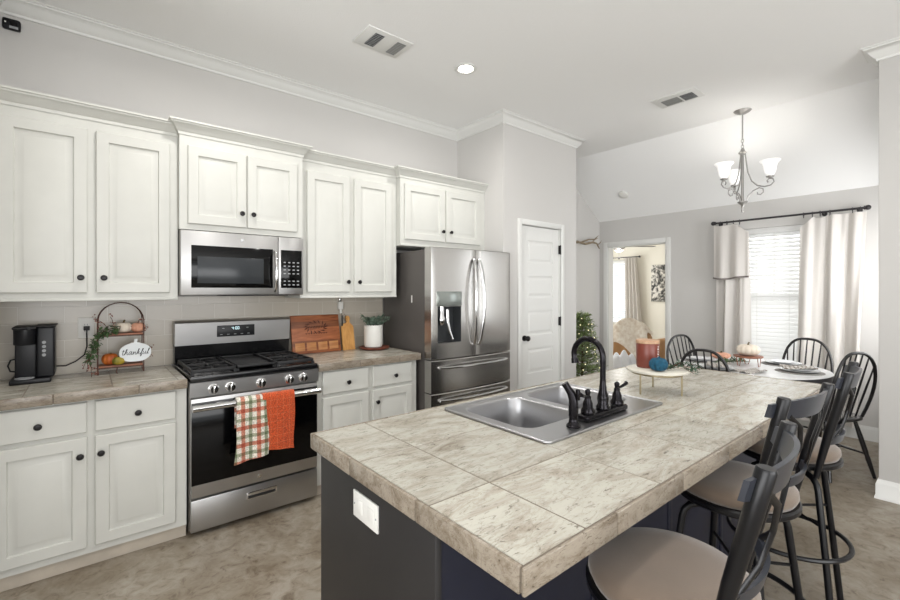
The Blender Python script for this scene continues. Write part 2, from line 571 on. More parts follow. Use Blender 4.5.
M['copper'] = mat('copper_wire', (150, 92, 66), 0.35, 0.8)
M['rackwood'] = wood_mat('rack_wood', (158, 104, 78), (112, 68, 50), 'x', 8)
M['rackmetal'] = mat('rack_rust_metal', (84, 54, 44), 0.5, 0.4)
M['pump_white'] = mat('cream_pumpkin', (226, 214, 198), 0.6, noise=0.08, nscale=30)
M['pump_pink'] = mat('peach_pumpkin', (214, 158, 132), 0.6, noise=0.12, nscale=40)
M['pump_orange'] = mat('orange_pumpkin', (206, 116, 42), 0.5, col2=(160, 74, 24), nscale=14)
M['pump_yellow'] = mat('olive_yellow_gourd', (190, 158, 48), 0.5, col2=(110, 110, 40), nscale=14)
M['pump_blue'] = mat('blue_knit', (18, 74, 98), 0.9, noise=0.25, nscale=70, bump=0.8, bscale=120)
M['stem'] = mat('dry_stem', (98, 84, 58), 0.8, noise=0.2)
M['leaf'] = mat('garland_leaf', (72, 96, 58), 0.6, noise=0.3, nscale=40)
M['leafdark'] = mat('eucalyptus_leaf', (60, 86, 66), 0.6, noise=0.3, nscale=50)
M['succulent'] = mat('succulent_leaf', (74, 96, 80), 0.55, col2=(128, 146, 130), nscale=60)
M['berry'] = mat('dried_berry', (124, 62, 48), 0.6, noise=0.2)
M['berrycream'] = mat('cream_berry', (204, 170, 150), 0.6)
M['twig'] = mat('brown_twig', (92, 62, 48), 0.8)
M['sign'] = mat('white_sign', (226, 230, 232), 0.55)
M['ink'] = mat('black_ink', (28, 28, 34), 0.7)
M['walnut'] = wood_mat('striped_hardwood', (164, 98, 58), (118, 62, 34), 'x', 7, planks=0.05)
M['walnutdark'] = mat('burned_wood', (74, 34, 22), 0.7)
M['walnutlight'] = wood_mat('light_hardwood', (204, 146, 92), (168, 108, 62), 'x', 7)
M['bamboo'] = wood_mat('honey_maple', (214, 160, 90), (190, 132, 66), 'z', 6)
M['mahog'] = wood_mat('reddish_tray_wood', (122, 66, 48), (84, 42, 32), 'x', 7)
M['pot'] = mat('white_ceramic', (224, 223, 217), 0.4)
M['soil'] = mat('potting_soil', (50, 40, 34), 0.95)
M['plaid'] = stripes_mat('plaid_cotton', (238, 232, 220), [
    (0, 0.088, 0.0, 0.26, (214, 122, 88)), (2, 0.100, 0.1, 0.24, (212, 116, 82)),
    (0, 0.088, 0.5, 0.22, (142, 158, 128)), (2, 0.100, 0.6, 0.2, (160, 172, 146))])
M['orange'] = stripes_mat('orange_terry', (206, 82, 34), [
    (0, 0.038, 0.0, 0.06, (224, 118, 74)), (2, 0.044, 0.2, 0.06, (224, 118, 74))], blend='MIX', fuzz=0.45)
M['candle'] = mat('rust_candle_jar', (116, 56, 44), 0.35, noise=0.08, nscale=14)
M['candlelid'] = wood_mat('candle_lid_wood', (190, 156, 126), (160, 122, 92), 'x', 8)
M['traytop'] = mat('stand_tray_top', (206, 202, 190), 0.35, noise=0.05, nscale=14)
M['brass'] = mat('antique_brass', (150, 138, 110), 0.35, 0.8)
M['rod'] = mat('pewter_rod', (66, 64, 66), 0.35, 0.7)
M['blind'] = mat('white_blind', (238, 238, 236), 0.5)
M['antler'] = wood_mat('antler_bone', (150, 136, 114), (104, 90, 72), 'x', 10)
M['needle'] = mat('spruce_needles', (134, 152, 100), 0.7, noise=0.35, nscale=20)
M['trunk'] = mat('bark', (84, 64, 46), 0.9)
M['fairy'] = mat('fairy_bulb', (255, 240, 200), 0.4, emit=((255, 236, 190), 3.0))
M['bedwall'] = mat('cream_wall_paint', (224, 220, 208), 0.8)
M['bedtan'] = mat('tan_leather', (176, 132, 88), 0.5, noise=0.1, nscale=8)
M['lace'] = mat('lace_throw', (240, 234, 226), 0.9, col2=(212, 198, 184), nscale=16, bump=0.4, bscale=60)
M['linen'] = mat('white_linen', (222, 224, 232), 0.9, noise=0.04, nscale=6, bump=0.3, bscale=10)
M['art'] = abstract_mat()
M['darkwood'] = mat('dark_fan_blade', (120, 118, 116), 0.5)


def curtain_mat(name='curtain_linen', c1=(234, 231, 227), c2=(236, 232, 228), fac=0.42):
    m = bpy.data.materials.new(name); m.use_nodes = True
    nt = m.node_tree; L = nt.links.new
    b = nt.nodes['Principled BSDF']
    b.inputs['Base Color'].default_value = (*lin(c1), 1); b.inputs['Roughness'].default_value = 0.9
    tr = nt.nodes.new('ShaderNodeBsdfTranslucent'); tr.inputs[0].default_value = (*lin(c2), 1)
    mx = nt.nodes.new('ShaderNodeMixShader'); mx.inputs[0].default_value = fac
    out = nt.nodes['Material Output']
    L(b.outputs[0], mx.inputs[1]); L(tr.outputs[0], mx.inputs[2]); L(mx.outputs[0], out.inputs[0])
    return m


M['curtain'] = curtain_mat()
M['blind'] = curtain_mat('blind_slat', (242, 242, 240), (240, 240, 240), 0.35)
M['curtain_band'] = mat('curtain_trim_ribbon', (120, 112, 108), 0.9)

# ================================================================ THE SETTING
CZ = 3.07          # flat ceiling
WY = 3.53          # kitchen wall and left dining wall
PX0, PX1, PY = 3.01, 4.17, 2.87     # pantry block
FX = 5.70          # far dining wall
CREASE = 4.76

mb = MB(); mb.box((-3.6, -3.8, -0.1), (9.0, 6.0, 0)); st(mb.build('floor', M['floor']))
mb = MB(); mb.box((-3.6, -3.8, CZ), (CREASE, WY + .12, CZ + .12)); st(mb.build('ceiling', M['ceiling']))
zs = CZ - (FX + .12 - CREASE) * 0.718
mb = MB(); mb.prism([(CREASE, CZ), (FX + .12, zs), (FX + .12, zs + .14), (CREASE, CZ + .12)], 'y', 0.10, WY + .12)
st(mb.build('ceiling', M['ceiling']))
mb = MB(); mb.box((-.52, WY, 0), (FX + .12, WY + .12, CZ)); st(mb.build('wall_back', M['wall']))
mb = MB(); mb.box((-.52, 2.1, 0), (-.40, WY, CZ)); st(mb.build('wall_left', M['wall']))
# pantry block with a door opening on its front
DX0, DX1, DZ = 3.262, 3.882, 2.06
mb = MB()
mb.box((PX0, PY, 0), (PX0 + .11, WY, CZ)); mb.box((PX1 - .11, PY, 0), (PX1, WY, CZ))
mb.box((PX0 + .11, PY, 0), (DX0, PY + .11, CZ)); mb.box((DX1, PY, 0), (PX1 - .11, PY + .11, CZ))
mb.box((DX0, PY, DZ), (DX1, PY + .11, CZ))
st(mb.build('wall_pantry', M['wall']))
# far dining wall with bedroom doorway and window opening
BD0, BD1, BDZ = 2.586, 3.40, 2.03
WN0, WN1, WZ0, WZ1 = 0.86, 1.76, 0.62, 2.10
mb = MB()
X0, X1 = FX, FX + .12
TOP = 2.62
for y0, y1, z0, z1 in ((0.1, WN0, 0, TOP), (WN0, WN1, 0, WZ0), (WN0, WN1, WZ1, TOP), (WN1, BD0, 0, TOP), (BD0, BD1, BDZ, TOP), (BD1, WY, 0, TOP)):
    mb.box((X0, y0, z0), (X1, y1, z1))
st(mb.build('wall_dining', M['wall']))
mb = MB()
for x0, x1, z0, z1 in ((4.29, 4.5, 0, CZ), (4.5, 5.5, 0, .85), (4.5, 5.5, 2.15, CZ), (5.5, FX, 0, CZ)): mb.box((x0, .10, z0), (x1, .22, z1))  # opening added in the unseen wall to let the fill light in
st(mb.build('wall_dining_side', M['wall']))
mb = MB()
for x0, x1, z0, z1 in ((4.5, 4.55, .85, 2.15), (5.45, 5.5, .85, 2.15), (4.55, 5.45, .85, .90), (4.55, 5.45, 2.10, 2.15), (4.55, 5.45, 1.48, 1.52)): mb.box((x0, .11, z0), (x1, .16, z1), .003)
st(mb.build('added_window_frame', M['trim']))  # unseen frame added around the dining fill light
mb = MB(); mb.box((4.17, -3.6, 0), (4.29, .462, CZ), 0.006); st(mb.build('wall_right', M['wall']))
# living side behind the camera
mb = MB()
for x0, x1, z0, z1 in ((-3.5, -2.0, 0, CZ), (-2.0, 2.8, 0, .3), (-2.0, 2.8, 2.4, CZ), (2.8, 4.29, 0, CZ)):
    mb.box((x0, -3.72, z0), (x1, -3.6, z1))
st(mb.build('wall_rear', M['wall']))
mb = MB()
for y0, y1, z0, z1 in ((-3.6, -2.5, 0, CZ), (-2.5, 1.3, 0, .3), (-2.5, 1.3, 2.4, CZ), (1.3, WY, 0, CZ)):
    mb.box((-3.52, y0, z0), (-3.4, y1, z1))
st(mb.build('wall_living', M['wall']))
mb = MB(); mb.box((-3.4, WY, 0), (-.52, WY + .12, CZ)); st(mb.build('wall_living_back', M['wall']))
# bedroom shell
mb = MB(); mb.box((8.8, 2.0, 0), (8.92, 5.8, 2.44))
mb.box((FX + .12, 2.0, 0), (8.8, 2.12, 2.44)); st(mb.build('wall_bedroom', M['bedwall']))
mb = MB(); mb.box((FX + .122, WY + .12, 0), (FX + .13, 5.8, 2.44)); mb.box((FX + .12, BD1, 0), (FX + .13, WY + .12, 2.44)); st(mb.build('wall_bedroom_side', M['bedwall']))
mb = MB()
for x0, x1, z0, z1 in ((5.83, 6.3, 0, 2.44), (6.3, 8.1, 0, .7), (6.3, 8.1, 2.1, 2.44), (8.1, 8.8, 0, 2.44)):
    mb.box((x0, 5.68, z0), (x1, 5.8, z1))
st(mb.build('wall_bedroom_window', M['bedwall']))
mb = MB(); mb.box((FX + .12, 2.0, 2.44), (8.92, 5.8, 2.54)); st(mb.build('ceiling', M['ceiling']))

# crown mouldings (profile: drop below the ceiling, projection from the wall)
CR = [(0, -.088), (.010, -.088), (.013, -.074), (.024, -.066), (.044, -.040), (.060, -.020), (.068, -.016), (.070, -.008), (.080, -.006), (.080, 0), (0, 0)]


def sweep(mb, path, prof, closed_end=True):
    """horizontal moulding along XY points; profile (out, dz); out is to the right of travel"""
    n = len(path)
    rings = []
    for i, p in enumerate(path):
        p = Vector((p[0], p[1], 0)); z = path[i][2]
        def nrm(a, b):
            d = Vector((b[0] - a[0], b[1] - a[1], 0)).normalized()
            return Vector((d.y, -d.x, 0))
        if i == 0: m = nrm(path[0], path[1])
        elif i == n - 1: m = nrm(path[-2], path[-1])
        else:
            a, b = nrm(path[i - 1], path[i]), nrm(path[i], path[i + 1])
            m = (a + b); m = m / max(1e-6, m.dot(a))
        rings.append([mb.v((p.x + m.x * o, p.y + m.y * o, z + dz)) for o, dz in prof])
    k = len(prof)
    for a, b in zip(rings, rings[1:]):
        for j in range(k):
            mb.f((a[j], a[(j + 1) % k], b[(j + 1) % k], b[j]))
    mb.f(rings[0]); mb.f(rings[-1][::-1])
    return mb


e = 0.0
mb = MB()
sweep(mb, [(-.40, 2.1, CZ), (-.40, WY, CZ), (PX0, WY, CZ), (PX0, PY, CZ), (PX1, PY, CZ), (PX1, WY - .6, CZ)], CR)
st(mb.build('trim_1', M['trim']))
mb = MB(); sweep(mb, [(4.29, .2, CZ), (4.29, .462, CZ), (4.17, .462, CZ), (4.17, -3.6, CZ)][::-1], [(-o, z) for o, z in CR]); st(mb.build('trim_2', M['trim']))
BB = [(0, 0), (.020, 0), (.020, .012), (.014, .022), (.014, .100), (.010, .112), (.006, .120), (.004, .132), (0, .132)]
mb = MB(); sweep(mb, [(4.29, .462, 0), (4.17, .462, 0), (4.17, -3.6, 0)][::-1], [(-o, z) for o, z in BB]); st(mb.build('baseboard_right', M['trim']))
mb = MB(); sweep(mb, [(FX, 2.50, 0), (FX, .22, 0), (4.29, .22, 0)], BB); st(mb.build('baseboard_dining', M['trim']))
mb = MB(); sweep(mb, [(PX1, WY, 0), (FX, WY, 0)], BB); st(mb.build('baseboard_back', M['trim']))
mb = MB(); sweep(mb, [(PX0, PY, 0), (DX0 - .06, PY, 0)], BB); sweep(mb, [(DX1 + .06, PY, 0), (PX1, PY, 0), (PX1, WY, 0)], BB)
st(mb.build('baseboard_pantry', M['trim']))
mb = MB(); mb.box((-.398, WY - .010, .914), (2.10, WY, 1.375)); st(mb.build('wall_backsplash', tilewall_mat()))

# pantry door
dr = MB()
dr.box((DX0 + .004, PY + .028, .008), (DX1 - .004, PY + .055, DZ - .004))
pz = [(1.915, 1.692), (1.559, 1.347), (1.211, .970), (.834, .590), (.455, .215)]
# face frame: stiles and rails in front, raised fields in the openings
fy0, fy1 = PY + .018, PY + .029
xl, xr = DX0 + .117, DX1 - .105
dr.box((DX0 + .004, fy0, .008), (xl, fy1, DZ - .004), .001); dr.box((xr, fy0, .008), (DX1 - .004, fy1, DZ - .004), .001)
zz = [DZ - .004] + [q for p in pz for q in p] + [.008]
for i in range(0, len(zz), 2): dr.box((xl, fy0, zz[i + 1]), (xr, fy1, zz[i]), .001)
for a, b_ in pz: dr.rings(xl, xr, b_, a, fy0, [(0, .0105), (0, .0095), (.016, .0095), (.040, .003), (.041, .003)])
door = st(dr.build('door_1', M['trim'], None, 15))
cs = MB()
for x0, x1, z0, z1 in ((DX0 - .055, DX0 - .004, 0, DZ + .055), (DX1 + .004, DX1 + .055, 0, DZ + .055), (DX0 - .004, DX1 + .004, DZ + .004, DZ + .055)):
    cs.box((x0, PY - .016, z0), (x1, PY, z1), .004)
cs.box((DX0 - .004, PY, 0), (DX0 + .002, PY + .08, DZ + .004)); cs.box((DX1 - .002, PY, 0), (DX1 + .004, PY + .08, DZ + .004))
cs.build('door_casing', M['trim'], door)
kb = MB(); kb.disc((3.325, PY + .012, .945), .028, 'y', .010); kb.disc((3.325, PY - .005, .945), .010, 'y', .035); kb.ball((3.325, PY - .034, .945), .027, (1, .8, 1))
kb.build('door_knob', M['knob'], door)
for z in (1.845, 1.09, .30):
    h = MB(); h.box((DX1 - .012, PY - .004, z - .045), (DX1 + .010, PY + .014, z + .045), .002); h.disc((DX1 + .0, PY - .006, z), .006, 'z', .1); h.build('hinge', M['knob'], door)

# doorway casing to bedroom
d2 = MB()
for y0, y1, z0, z1 in ((BD0 - .06, BD0, 0, BDZ + .06), (BD1, BD1 + .06, 0, BDZ + .06), (BD0, BD1, BDZ, BDZ + .06)):
    d2.box((FX - .016, y0, z0), (FX, y1, z1), .004)
d2.box((FX, BD0, 0), (FX + .12, BD0 + .012, BDZ)); d2.box((FX, BD1 - .012, 0), (FX + .12, BD1, BDZ)); d2.box((FX, BD0, BDZ - .012), (FX + .12, BD1, BDZ))
st(d2.build('door_2', M['trim']))

# dining window
wn = MB()
for y0, y1, z0, z1 in ((WN0, WN0 + .04, WZ0, WZ1), (WN1 - .04, WN1, WZ0, WZ1), (WN0 + .04, WN1 - .04, WZ0, WZ0 + .05), (WN0 + .04, WN1 - .04, WZ1 - .04, WZ1), (WN0 + .04, WN1 - .04, 1.33, 1.37)):
    wn.box((FX + .06, y0, z0), (FX + .11, y1, z1), .003)
win = st(wn.build('window_1', M['trim']))
g = MB(); g.box((FX + .083, WN0 + .04, WZ0 + .05), (FX + .087, WN1 - .04, WZ1 - .04)); g.build('window_pane', mat('window_glass', (255, 255, 255), 0.0, trans=1.0), win)
s_ = MB(); s_.box((FX - .03, WN0 - .05, WZ0 - .03), (FX + .06, WN1 + .05, WZ0), .004); s_.build('window_sill', M['trim'], win)
# bedroom window on its far wall
b2 = MB()
q0, q1 = 4.76, 5.36
for y0, y1, z0, z1 in ((q0, q0 + .05, .75, 2.03), (q1, q1 + .05, .75, 2.03), (q0, q1 + .05, .70, .75), (q0, q1 + .05, 2.0, 2.05)):
    b2.box((8.76, y0, z0), (8.80, y1, z1), .003)
w2 = st(b2.build('window_2', M['trim']))
bp_ = MB(); bp_.box((8.785, q0 + .05, .75), (8.799, q1, 2.0)); bp_.build('window_pane', mat('bright_daylight_pane', (230, 238, 245), 0.3, emit=((225, 236, 250), .75)), w2)

# ================================================================ CABINETS
DOORP = [(0, .020), (0, .004), (.004, 0), (.056, 0), (.060, .012), (.070, .012), (.094, .002), (.096, .0015)]
DRAWP = [(0, .020), (0, .004), (.005, 0), (.012, 0)]


def knob(x, y, z, parent):
    k = MB()
    k.lathe([(.008, 0), (.006, .006), (.006, .012), (.014, .017), (.016, .023), (.012, .029), (0, .031)], seg=16,
            mtx=Matrix.Translation((x, y, z)) @ Matrix.Rotation(PI / 2, 4, 'X'))
    k.build('knob', M['knob'], parent)


def cab_door(x0, x1, z0, z1, yf, root, kn=None, hinge=None):
    d = MB(); d.rings(x0, x1, z0, z1, yf, DOORP)
    o = d.build('door', M['cab'], root, 30)
    if kn: knob(kn[0], yf, kn[1], o)
    return o


# crown for the cabinets: out, dz from the top of the box
CC = [(0, -.005), (.006, -.005), (.008, .012), (.016, .018), (.030, .042), (.042, .052), (.046, .054), (.048, .062), (.056, .064), (.056, .074), (0, .074)]


def upper(x0, x1, z0, z1, yf, label, doors, left=False, right=False, trim=True):
    root = thing('wall_cabinet', label, 'cabinet', ((x0 + x1) / 2, yf, z0), 'white wall cabinets in a row')
    b = MB(); b.box((x0 + .0008, yf, z0), (x1 - .0008, WY - .0005, z1)); b.build('body', M['cab'], root)
    p = []
    if left: p.append((x0 + .0008, WY - .001, z1))
    p += [(x0 + .0008, yf, z1), (x1 - .0008, yf, z1)]
    if right: p.append((x1 - .0008, WY - .001, z1))
    c = MB(); sweep(c, p, CC); c.build('crown_molding', M['cab'], root, 30)
    if trim:
        t = MB(); t.box((x0 + .0008, yf - .006, z0 - .016), (x1 - .0008, WY - .02, z0), .002); t.build('bottom_rail', M['cab'], root)
    for dx0, dx1, dz0, dz1, kn in doors:
        cab_door(dx0, dx1, dz0, dz1, yf - .020, root, kn)
    return root


upper(-.397, .437, 1.376, 2.372, 3.18, 'tall two-door white wall cabinet at the far left above the coffee maker',
      [(-.345, .004, 1.404, 2.312, (-.024, 1.488)), (.041, .393, 1.404, 2.312, (.076, 1.488))])
upper(.437, 1.202, 1.795, 2.380, 3.13, 'short two-door white wall cabinet above the microwave',
      [(.481, .818, 1.831, 2.312, (.788, 1.920)), (.826, 1.158, 1.831, 2.312, (.858, 1.920))], left=True, right=True, trim=False)
upper(1.202, 2.030, 1.376, 2.372, 3.18, 'tall two-door white wall cabinet between the microwave and the refrigerator',
      [(1.251, 1.593, 1.404, 2.300, (1.572, 1.483)), (1.631, 1.975, 1.404, 2.300, (1.668, 1.483))])
upper(2.030, 3.009, 1.812, 2.372, 3.12, 'short two-door white wall cabinet above the refrigerator',
      [(2.069, 2.499, 1.850, 2.320, (2.468, 1.942)), (2.517, 2.936, 1.850, 2.320, (2.560, 1.942))], left=True)


def base(x0, x1, yf, label, cols, nodoorknob=()):
    root = thing('base_cabinet', label, 'cabinet', ((x0 + x1) / 2, yf, 0), 'white base cabinets under the tiled counter')
    b = MB(); b.box((x0, yf, .072), (x1, WY - .0005, .862)); b.build('body', M['cab'], root)
    t = MB(); t.box((x0, yf + .022, 0), (x1, WY - .05, .072)); t.build('toe_kick', M['cabin'], root)
    for i, (a, b_, dk, ok) in enumerate(cols):
        d = MB(); d.rings(a, b_, .695, .850, yf - .020, DRAWP); o = d.build('drawer', M['cab'], root, 30); knob(dk, yf - .02, .763, o)
        cab_door(a, b_, .110, .672, yf - .020, root, (ok, .583) if ok else None)
    return root


base(-.398, .4435, 2.92, 'white base cabinet with two drawers and two doors under the coffee maker',
     [(-.345, .002, -.180, -.025), (.034, .389, .214, .058)])
base(1.2165, 2.052, 2.92, 'white base cabinet with two drawers between the range and the refrigerator',
     [(1.257, 1.614, 1.444, None), (1.647, 2.003, 1.84, 1.681)])


# ---------------------------------------------------------------- tiled counters
def subtract(r, h):
    x0, y0, x1, y1 = r; a0, b0, a1, b1 = h
    if a0 >= x1 or a1 <= x0 or b0 >= y1 or b1 <= y0: return [r]
    out = []
    if a0 > x0: out.append((x0, y0, a0, y1))
    if a1 < x1: out.append((a1, y0, x1, y1))
    m0, m1 = max(x0, a0), min(x1, a1)
    if b0 > y0: out.append((m0, y0, m1, b0))
    if b1 < y1: out.append((m0, b1, m1, y1))
    return [q for q in out if q[2] - q[0] > .004 and q[3] - q[1] > .004]


def counter(label, rect, xs, ys, sides, hole=None, H=.914, edge_h=.051, loc=None, group=None):
    """tile grid on a grout bed, edge pieces along the given sides"""
    x0, y0, x1, y1 = rect
    root = thing('tiled_countertop', label, 'countertop', loc or ((x0 + x1) / 2, (y0 + y1) / 2, H - edge_h), group)
    bed = MB()
    g = .0023
    for r in (subtract((x0 + .004, y0 + .004, x1 - .004, y1 - .004), hole) if hole else [(x0 + .004, y0 + .004, x1 - .004, y1 - .004)]):
        bed.box((r[0], r[1], H - edge_h + .004), (r[2], r[3], H - .0015))
    bed.build('grout_bed', M['grout'], root)
    tl = MB(); tid = int(abs(x0 * 100)) + 1
    ew = .011
    ix0 = x0 + (ew if 'w' in sides else 0); ix1 = x1 - (ew if 'e' in sides else 0)
    iy0 = y0 + (ew if 's' in sides else 0); iy1 = y1 - (ew if 'n' in sides else 0)
    XS = [ix0] + [x for x in xs if ix0 + .01 < x < ix1 - .01] + [ix1]
    YS = [iy0] + [y for y in ys if iy0 + .01 < y < iy1 - .01] + [iy1]
    for a, b in zip(XS, XS[1:]):
        for c, d in zip(YS, YS[1:]):
            tid += 1
            r = (a + g, c + g, b - g, d - g)
            for q in (subtract(r, hole) if hole else [r]):
                tl.box((q[0], q[1], H - .010), (q[2], q[3], H), .0014, 1, t=tid)
    tl.build('tile_surface', M['stone'], root, 20)
    ed = MB()
    for sd in sides:
        if sd in 'sn':
            cuts = [x0] + [x + .11 for x in xs if x0 + .05 < x + .11 < x1 - .05] + [x1]
            for a, b in zip(cuts, cuts[1:]):
                tid += 1
                ya, yb = (y0, y0 + ew) if sd == 's' else (y1 - ew, y1)
                ed.box((a + g * .6, ya, H - edge_h), (b - g * .6, yb - g, H + .0012), .003, 2, t=tid)
        else:
            cuts = [y0 + (ew if 's' in sides else 0)] + [y + .04 for y in ys if y0 + .08 < y + .04 < y1 - .08] + [y1 - (ew if 'n' in sides else 0)]
            for a, b in zip(cuts, cuts[1:]):
                tid += 1
                xa, xb = (x0, x0 + ew) if sd == 'w' else (x1 - ew, x1)
                ed.box((xa, a + g * .6, H - edge_h), (xb, b - g * .6, H + .0012), .003, 2, t=tid)
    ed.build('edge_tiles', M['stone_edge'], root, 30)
    return root


counter('tan stone tiled countertop under the coffee maker left of the range', (-.398, 2.875, .4435, WY - .011),
        [-.235, .107, .4], [2.99, 3.33], 's')
counter('tan stone tiled countertop right of the range holding the potted plant', (1.2165, 2.875, 2.072, WY - .011),
        [1.42, 1.76], [2.99, 3.33], 'se')
IX0, IX1, IY0, IY1 = .608, 3.05, .528, 1.517
SK = (1.20, .925, 1.965, 1.43)
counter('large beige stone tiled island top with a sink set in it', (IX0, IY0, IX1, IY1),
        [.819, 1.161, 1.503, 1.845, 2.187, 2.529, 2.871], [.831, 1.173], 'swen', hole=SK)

# ---------------------------------------------------------------- island base
isl = thing('kitchen_island', 'charcoal navy painted island base under the tiled top', 'kitchen island', (1.85, 1.15, 0))
ew0, ew1, ey0, ey1 = .640, 3.00, .832, 1.495
b = MB(); b.box((ew0, ey0, 0), (ew0 + .02, ey1, .857), .002); b.build('end_panel', M['navy'], isl)
b = MB(); b.box((ew0 + .02, ey0 + .006, 0), (ew1 - .02, ey0 + .024, .857))
for x in (1.30, 1.86, 2.42): b.box((x, ey0 + .001, 0), (x + .035, ey0 + .007, .857), .001)
b.build('back_panel', M['navy_cool_light'], isl)
b = MB(); b.box((ew1 - .02, ey0, 0), (ew1, ey1, .857), .002); b.build('end_panel', M['navy'], isl)
b = MB(); b.box((ew0 + .02, ey1 - .02, .09), (ew1 - .02, ey1 - .001, .857)); b.build('front_panel', M['navy'], isl)
for i in range(4):
    a = ew0 + .06 + i * .57
    cab = MB(); cab.rings(a, a + .53, .12, .83, 0, DOORP, place=lambda u, d, v: (u, ey1 + .019 - d, v)); cab.build('door', M['navy'], isl, 30)
o = tag(MB().box((ew0 - .006, 1.092, .728), (ew0, 1.238, .808), .002).build('outlet_plate', M['whiteplastic']), 'white blank outlet plate on the dark end of the island', 'outlet plate')
for yy, zz_ in ((1.131, .768), (1.197, .768)):
    m_ = MB(); m_.box((ew0 - .0075, yy - .017, zz_ - .020), (ew0 - .006, yy + .017, zz_ + .020), .0006); m_.build('socket', M['whiteplastic'], o)
for k in (1.100, 1.228): MB().disc((ew0 - .0066, k, .768), .003, 'x', .0015, 8).build('screw', M['greyprint'], o)

# ---------------------------------------------------------------- sink and faucet
sink = thing('kitchen_sink', 'stainless steel double bowl drop-in sink in the island top', 'sink', (1.58, 1.17, .914))


def rrect(x0, y0, x1, y1, r, n=6):
    out = []
    for cx, cy, a0 in ((x1 - r, y1 - r, 0), (x0 + r, y1 - r, PI / 2), (x0 + r, y0 + r, PI), (x1 - r, y0 + r, 1.5 * PI)):
        for i in range(n + 1):
            a = a0 + PI / 2 * i / n
            out.append((cx + r * math.cos(a), cy + r * math.sin(a)))
    return out


def rim_outer(bx, ox, n=6):
    """outer loop matching rrect: corner arcs slide along the outer rectangle's corner"""
    x0, y0, x1, y1, r = bx; X0_, Y0_, X1_, Y1_ = ox
    out = []
    cs_ = [((X1_, y1 - r), (X1_, Y1_), (x1 - r, Y1_)), ((x0 + r, Y1_), (X0_, Y1_), (X0_, y1 - r)),
           ((X0_, y0 + r), (X0_, Y0_), (x0 + r, Y0_)), ((x1 - r, Y0_), (X1_, Y0_), (X1_, y0 + r))]
    for a, c, b in cs_:
        for i in range(n + 1):
            t = i / n
            if t <= .5: u = t * 2; out.append((a[0] + (c[0] - a[0]) * u, a[1] + (c[1] - a[1]) * u))
            else: u = t * 2 - 1; out.append((c[0] + (b[0] - c[0]) * u, c[1] + (b[1] - c[1]) * u))
    return out


SX0, SX1, SY0, SY1 = 1.158, 1.980, .903, 1.460
bowls = [((1.215, 1.035, 1.562, 1.418, .07), (SX0 + .01, SY0 + .01, 1.583, SY1 - .01)),
         ((1.604, 1.035, 1.948, 1.418, .07), (1.583, SY0 + .01, SX1 - .01, SY1 - .01))]
rm = MB()
zt = .9195
for bx, ox in bowls:
    I = rrect(*bx); O = rim_outer(bx, ox)
    vi = [rm.v((x, y, zt)) for x, y in I]; vo = [rm.v((x, y, zt)) for x, y in O]
    n = len(I)
    for i in range(n): rm.f((vi[i], vi[(i + 1) % n], vo[(i + 1) % n], vo[i]))
# raised outer bead
rm.tube([(x, y, .9185) for x, y in rrect(SX0 + .006, SY0 + .006, SX1 - .006, SY1 - .006, .02, 5)], .0055, 8, closed=True)
bmesh.ops.remove_doubles(rm.bm, verts=rm.bm.verts[:], dist=.0004)
rm.build('rim', M['steel_sink'], sink, 60)
for bx, ox in bowls:
    bw = MB()
    x0, y0, x1, y1, r = bx
    loops = []
    for ins, z, rr in ((0, zt, r), (.004, zt - .002, r), (.007, zt - .008, r), (.012, .80, r), (.018, .765, r), (.034, .745, r - .01), (.06, .738, .05), (.12, .735, .03)):
        rr = max(.012, rr - ins * .3)
        loops.append([bw.v((x, y, z)) for x, y in rrect(x0 + ins, y0 + ins, x1 - ins, y1 - ins, rr)])
    n = len(loops[0])
    for a, c in zip(loops, loops[1:]):
        for i in range(n): bw.f((a[i], a[(i + 1) % n], c[(i + 1) % n], c[i]))
    bw.f(loops[-1])
    bowl = bw.build('bowl', M['steel_sink'], sink, 60)
    dn = MB(); cx, cy = (x0 + x1) / 2, (y0 + y1) / 2
    dn.lathe([(.044, .736), (.044, .7375), (.036, .7385), (.034, .7365), (.012, .7365), (.010, .742), (0, .743)], (cx, cy, 0), 20)
    dn.build('drain', M['chrome'], bowl)

fc = thing('kitchen_faucet', 'dark bronze gooseneck faucet with two lever handles behind the sink bowls', 'faucet', (1.600, .975, .92))
p = MB(); p.box((1.452, .948, .920), (1.748, 1.003, .944), .008, 3); p.build('base_plate', M['faucet'], fc)
sp_ = MB(); fx, fy = 1.600, .976
sp_.lathe([(.027, .945), (.028, .952), (.020, .965), (.023, .985), (.020, 1.0), (.014, 1.02), (.015, 1.03), (.0125, 1.04), (.012, 1.06)], (fx, fy, 0), 18)
pts = [(fx, fy, 1.05), (fx, fy, 1.13)]
R = .068
for i in range(0, 15):
    a = PI * i / 14 * 1.06
    pts.append((fx, fy + R - R * math.cos(a), 1.150 + R * math.sin(a)))
l = pts[-1]
pts.append((l[0], l[1] - .003, l[2] - .012))
sp_.tube(pts, .0115, 12)
l = pts[-1]
sp_.tube([(l[0], l[1] + .001, l[2] + .006), (l[0], l[1] - .002, l[2] - .014)], [.014, .0155], 12)
sp_.build('spout', M['faucet'], fc)
for sx in (-1, 1):
    h = MB(); hx = fx + sx * .106
    h.lathe([(.026, .945), (.027, .955), (.020, .968), (.0185, .985), (.012, 1.000), (.013, 1.008), (.008, 1.014), (.011, 1.026), (.010, 1.034), (0, 1.040)], (hx, fy, 0), 16)
    h.tube([(hx, fy, 1.010), (hx + sx * .025, fy - .004, 1.014), (hx + sx * .052, fy - .008, 1.022), (hx + sx * .062, fy - .008, 1.027)], [.006, .0055, .007, .009], 8)
    h.build('handle', M['faucet'], fc)
sd = thing('side_sprayer', 'dark bronze side sprayer standing left of the faucet on the sink deck', 'sprayer', (1.352, .965, .92))
sx_, sy_ = 1.375, .958
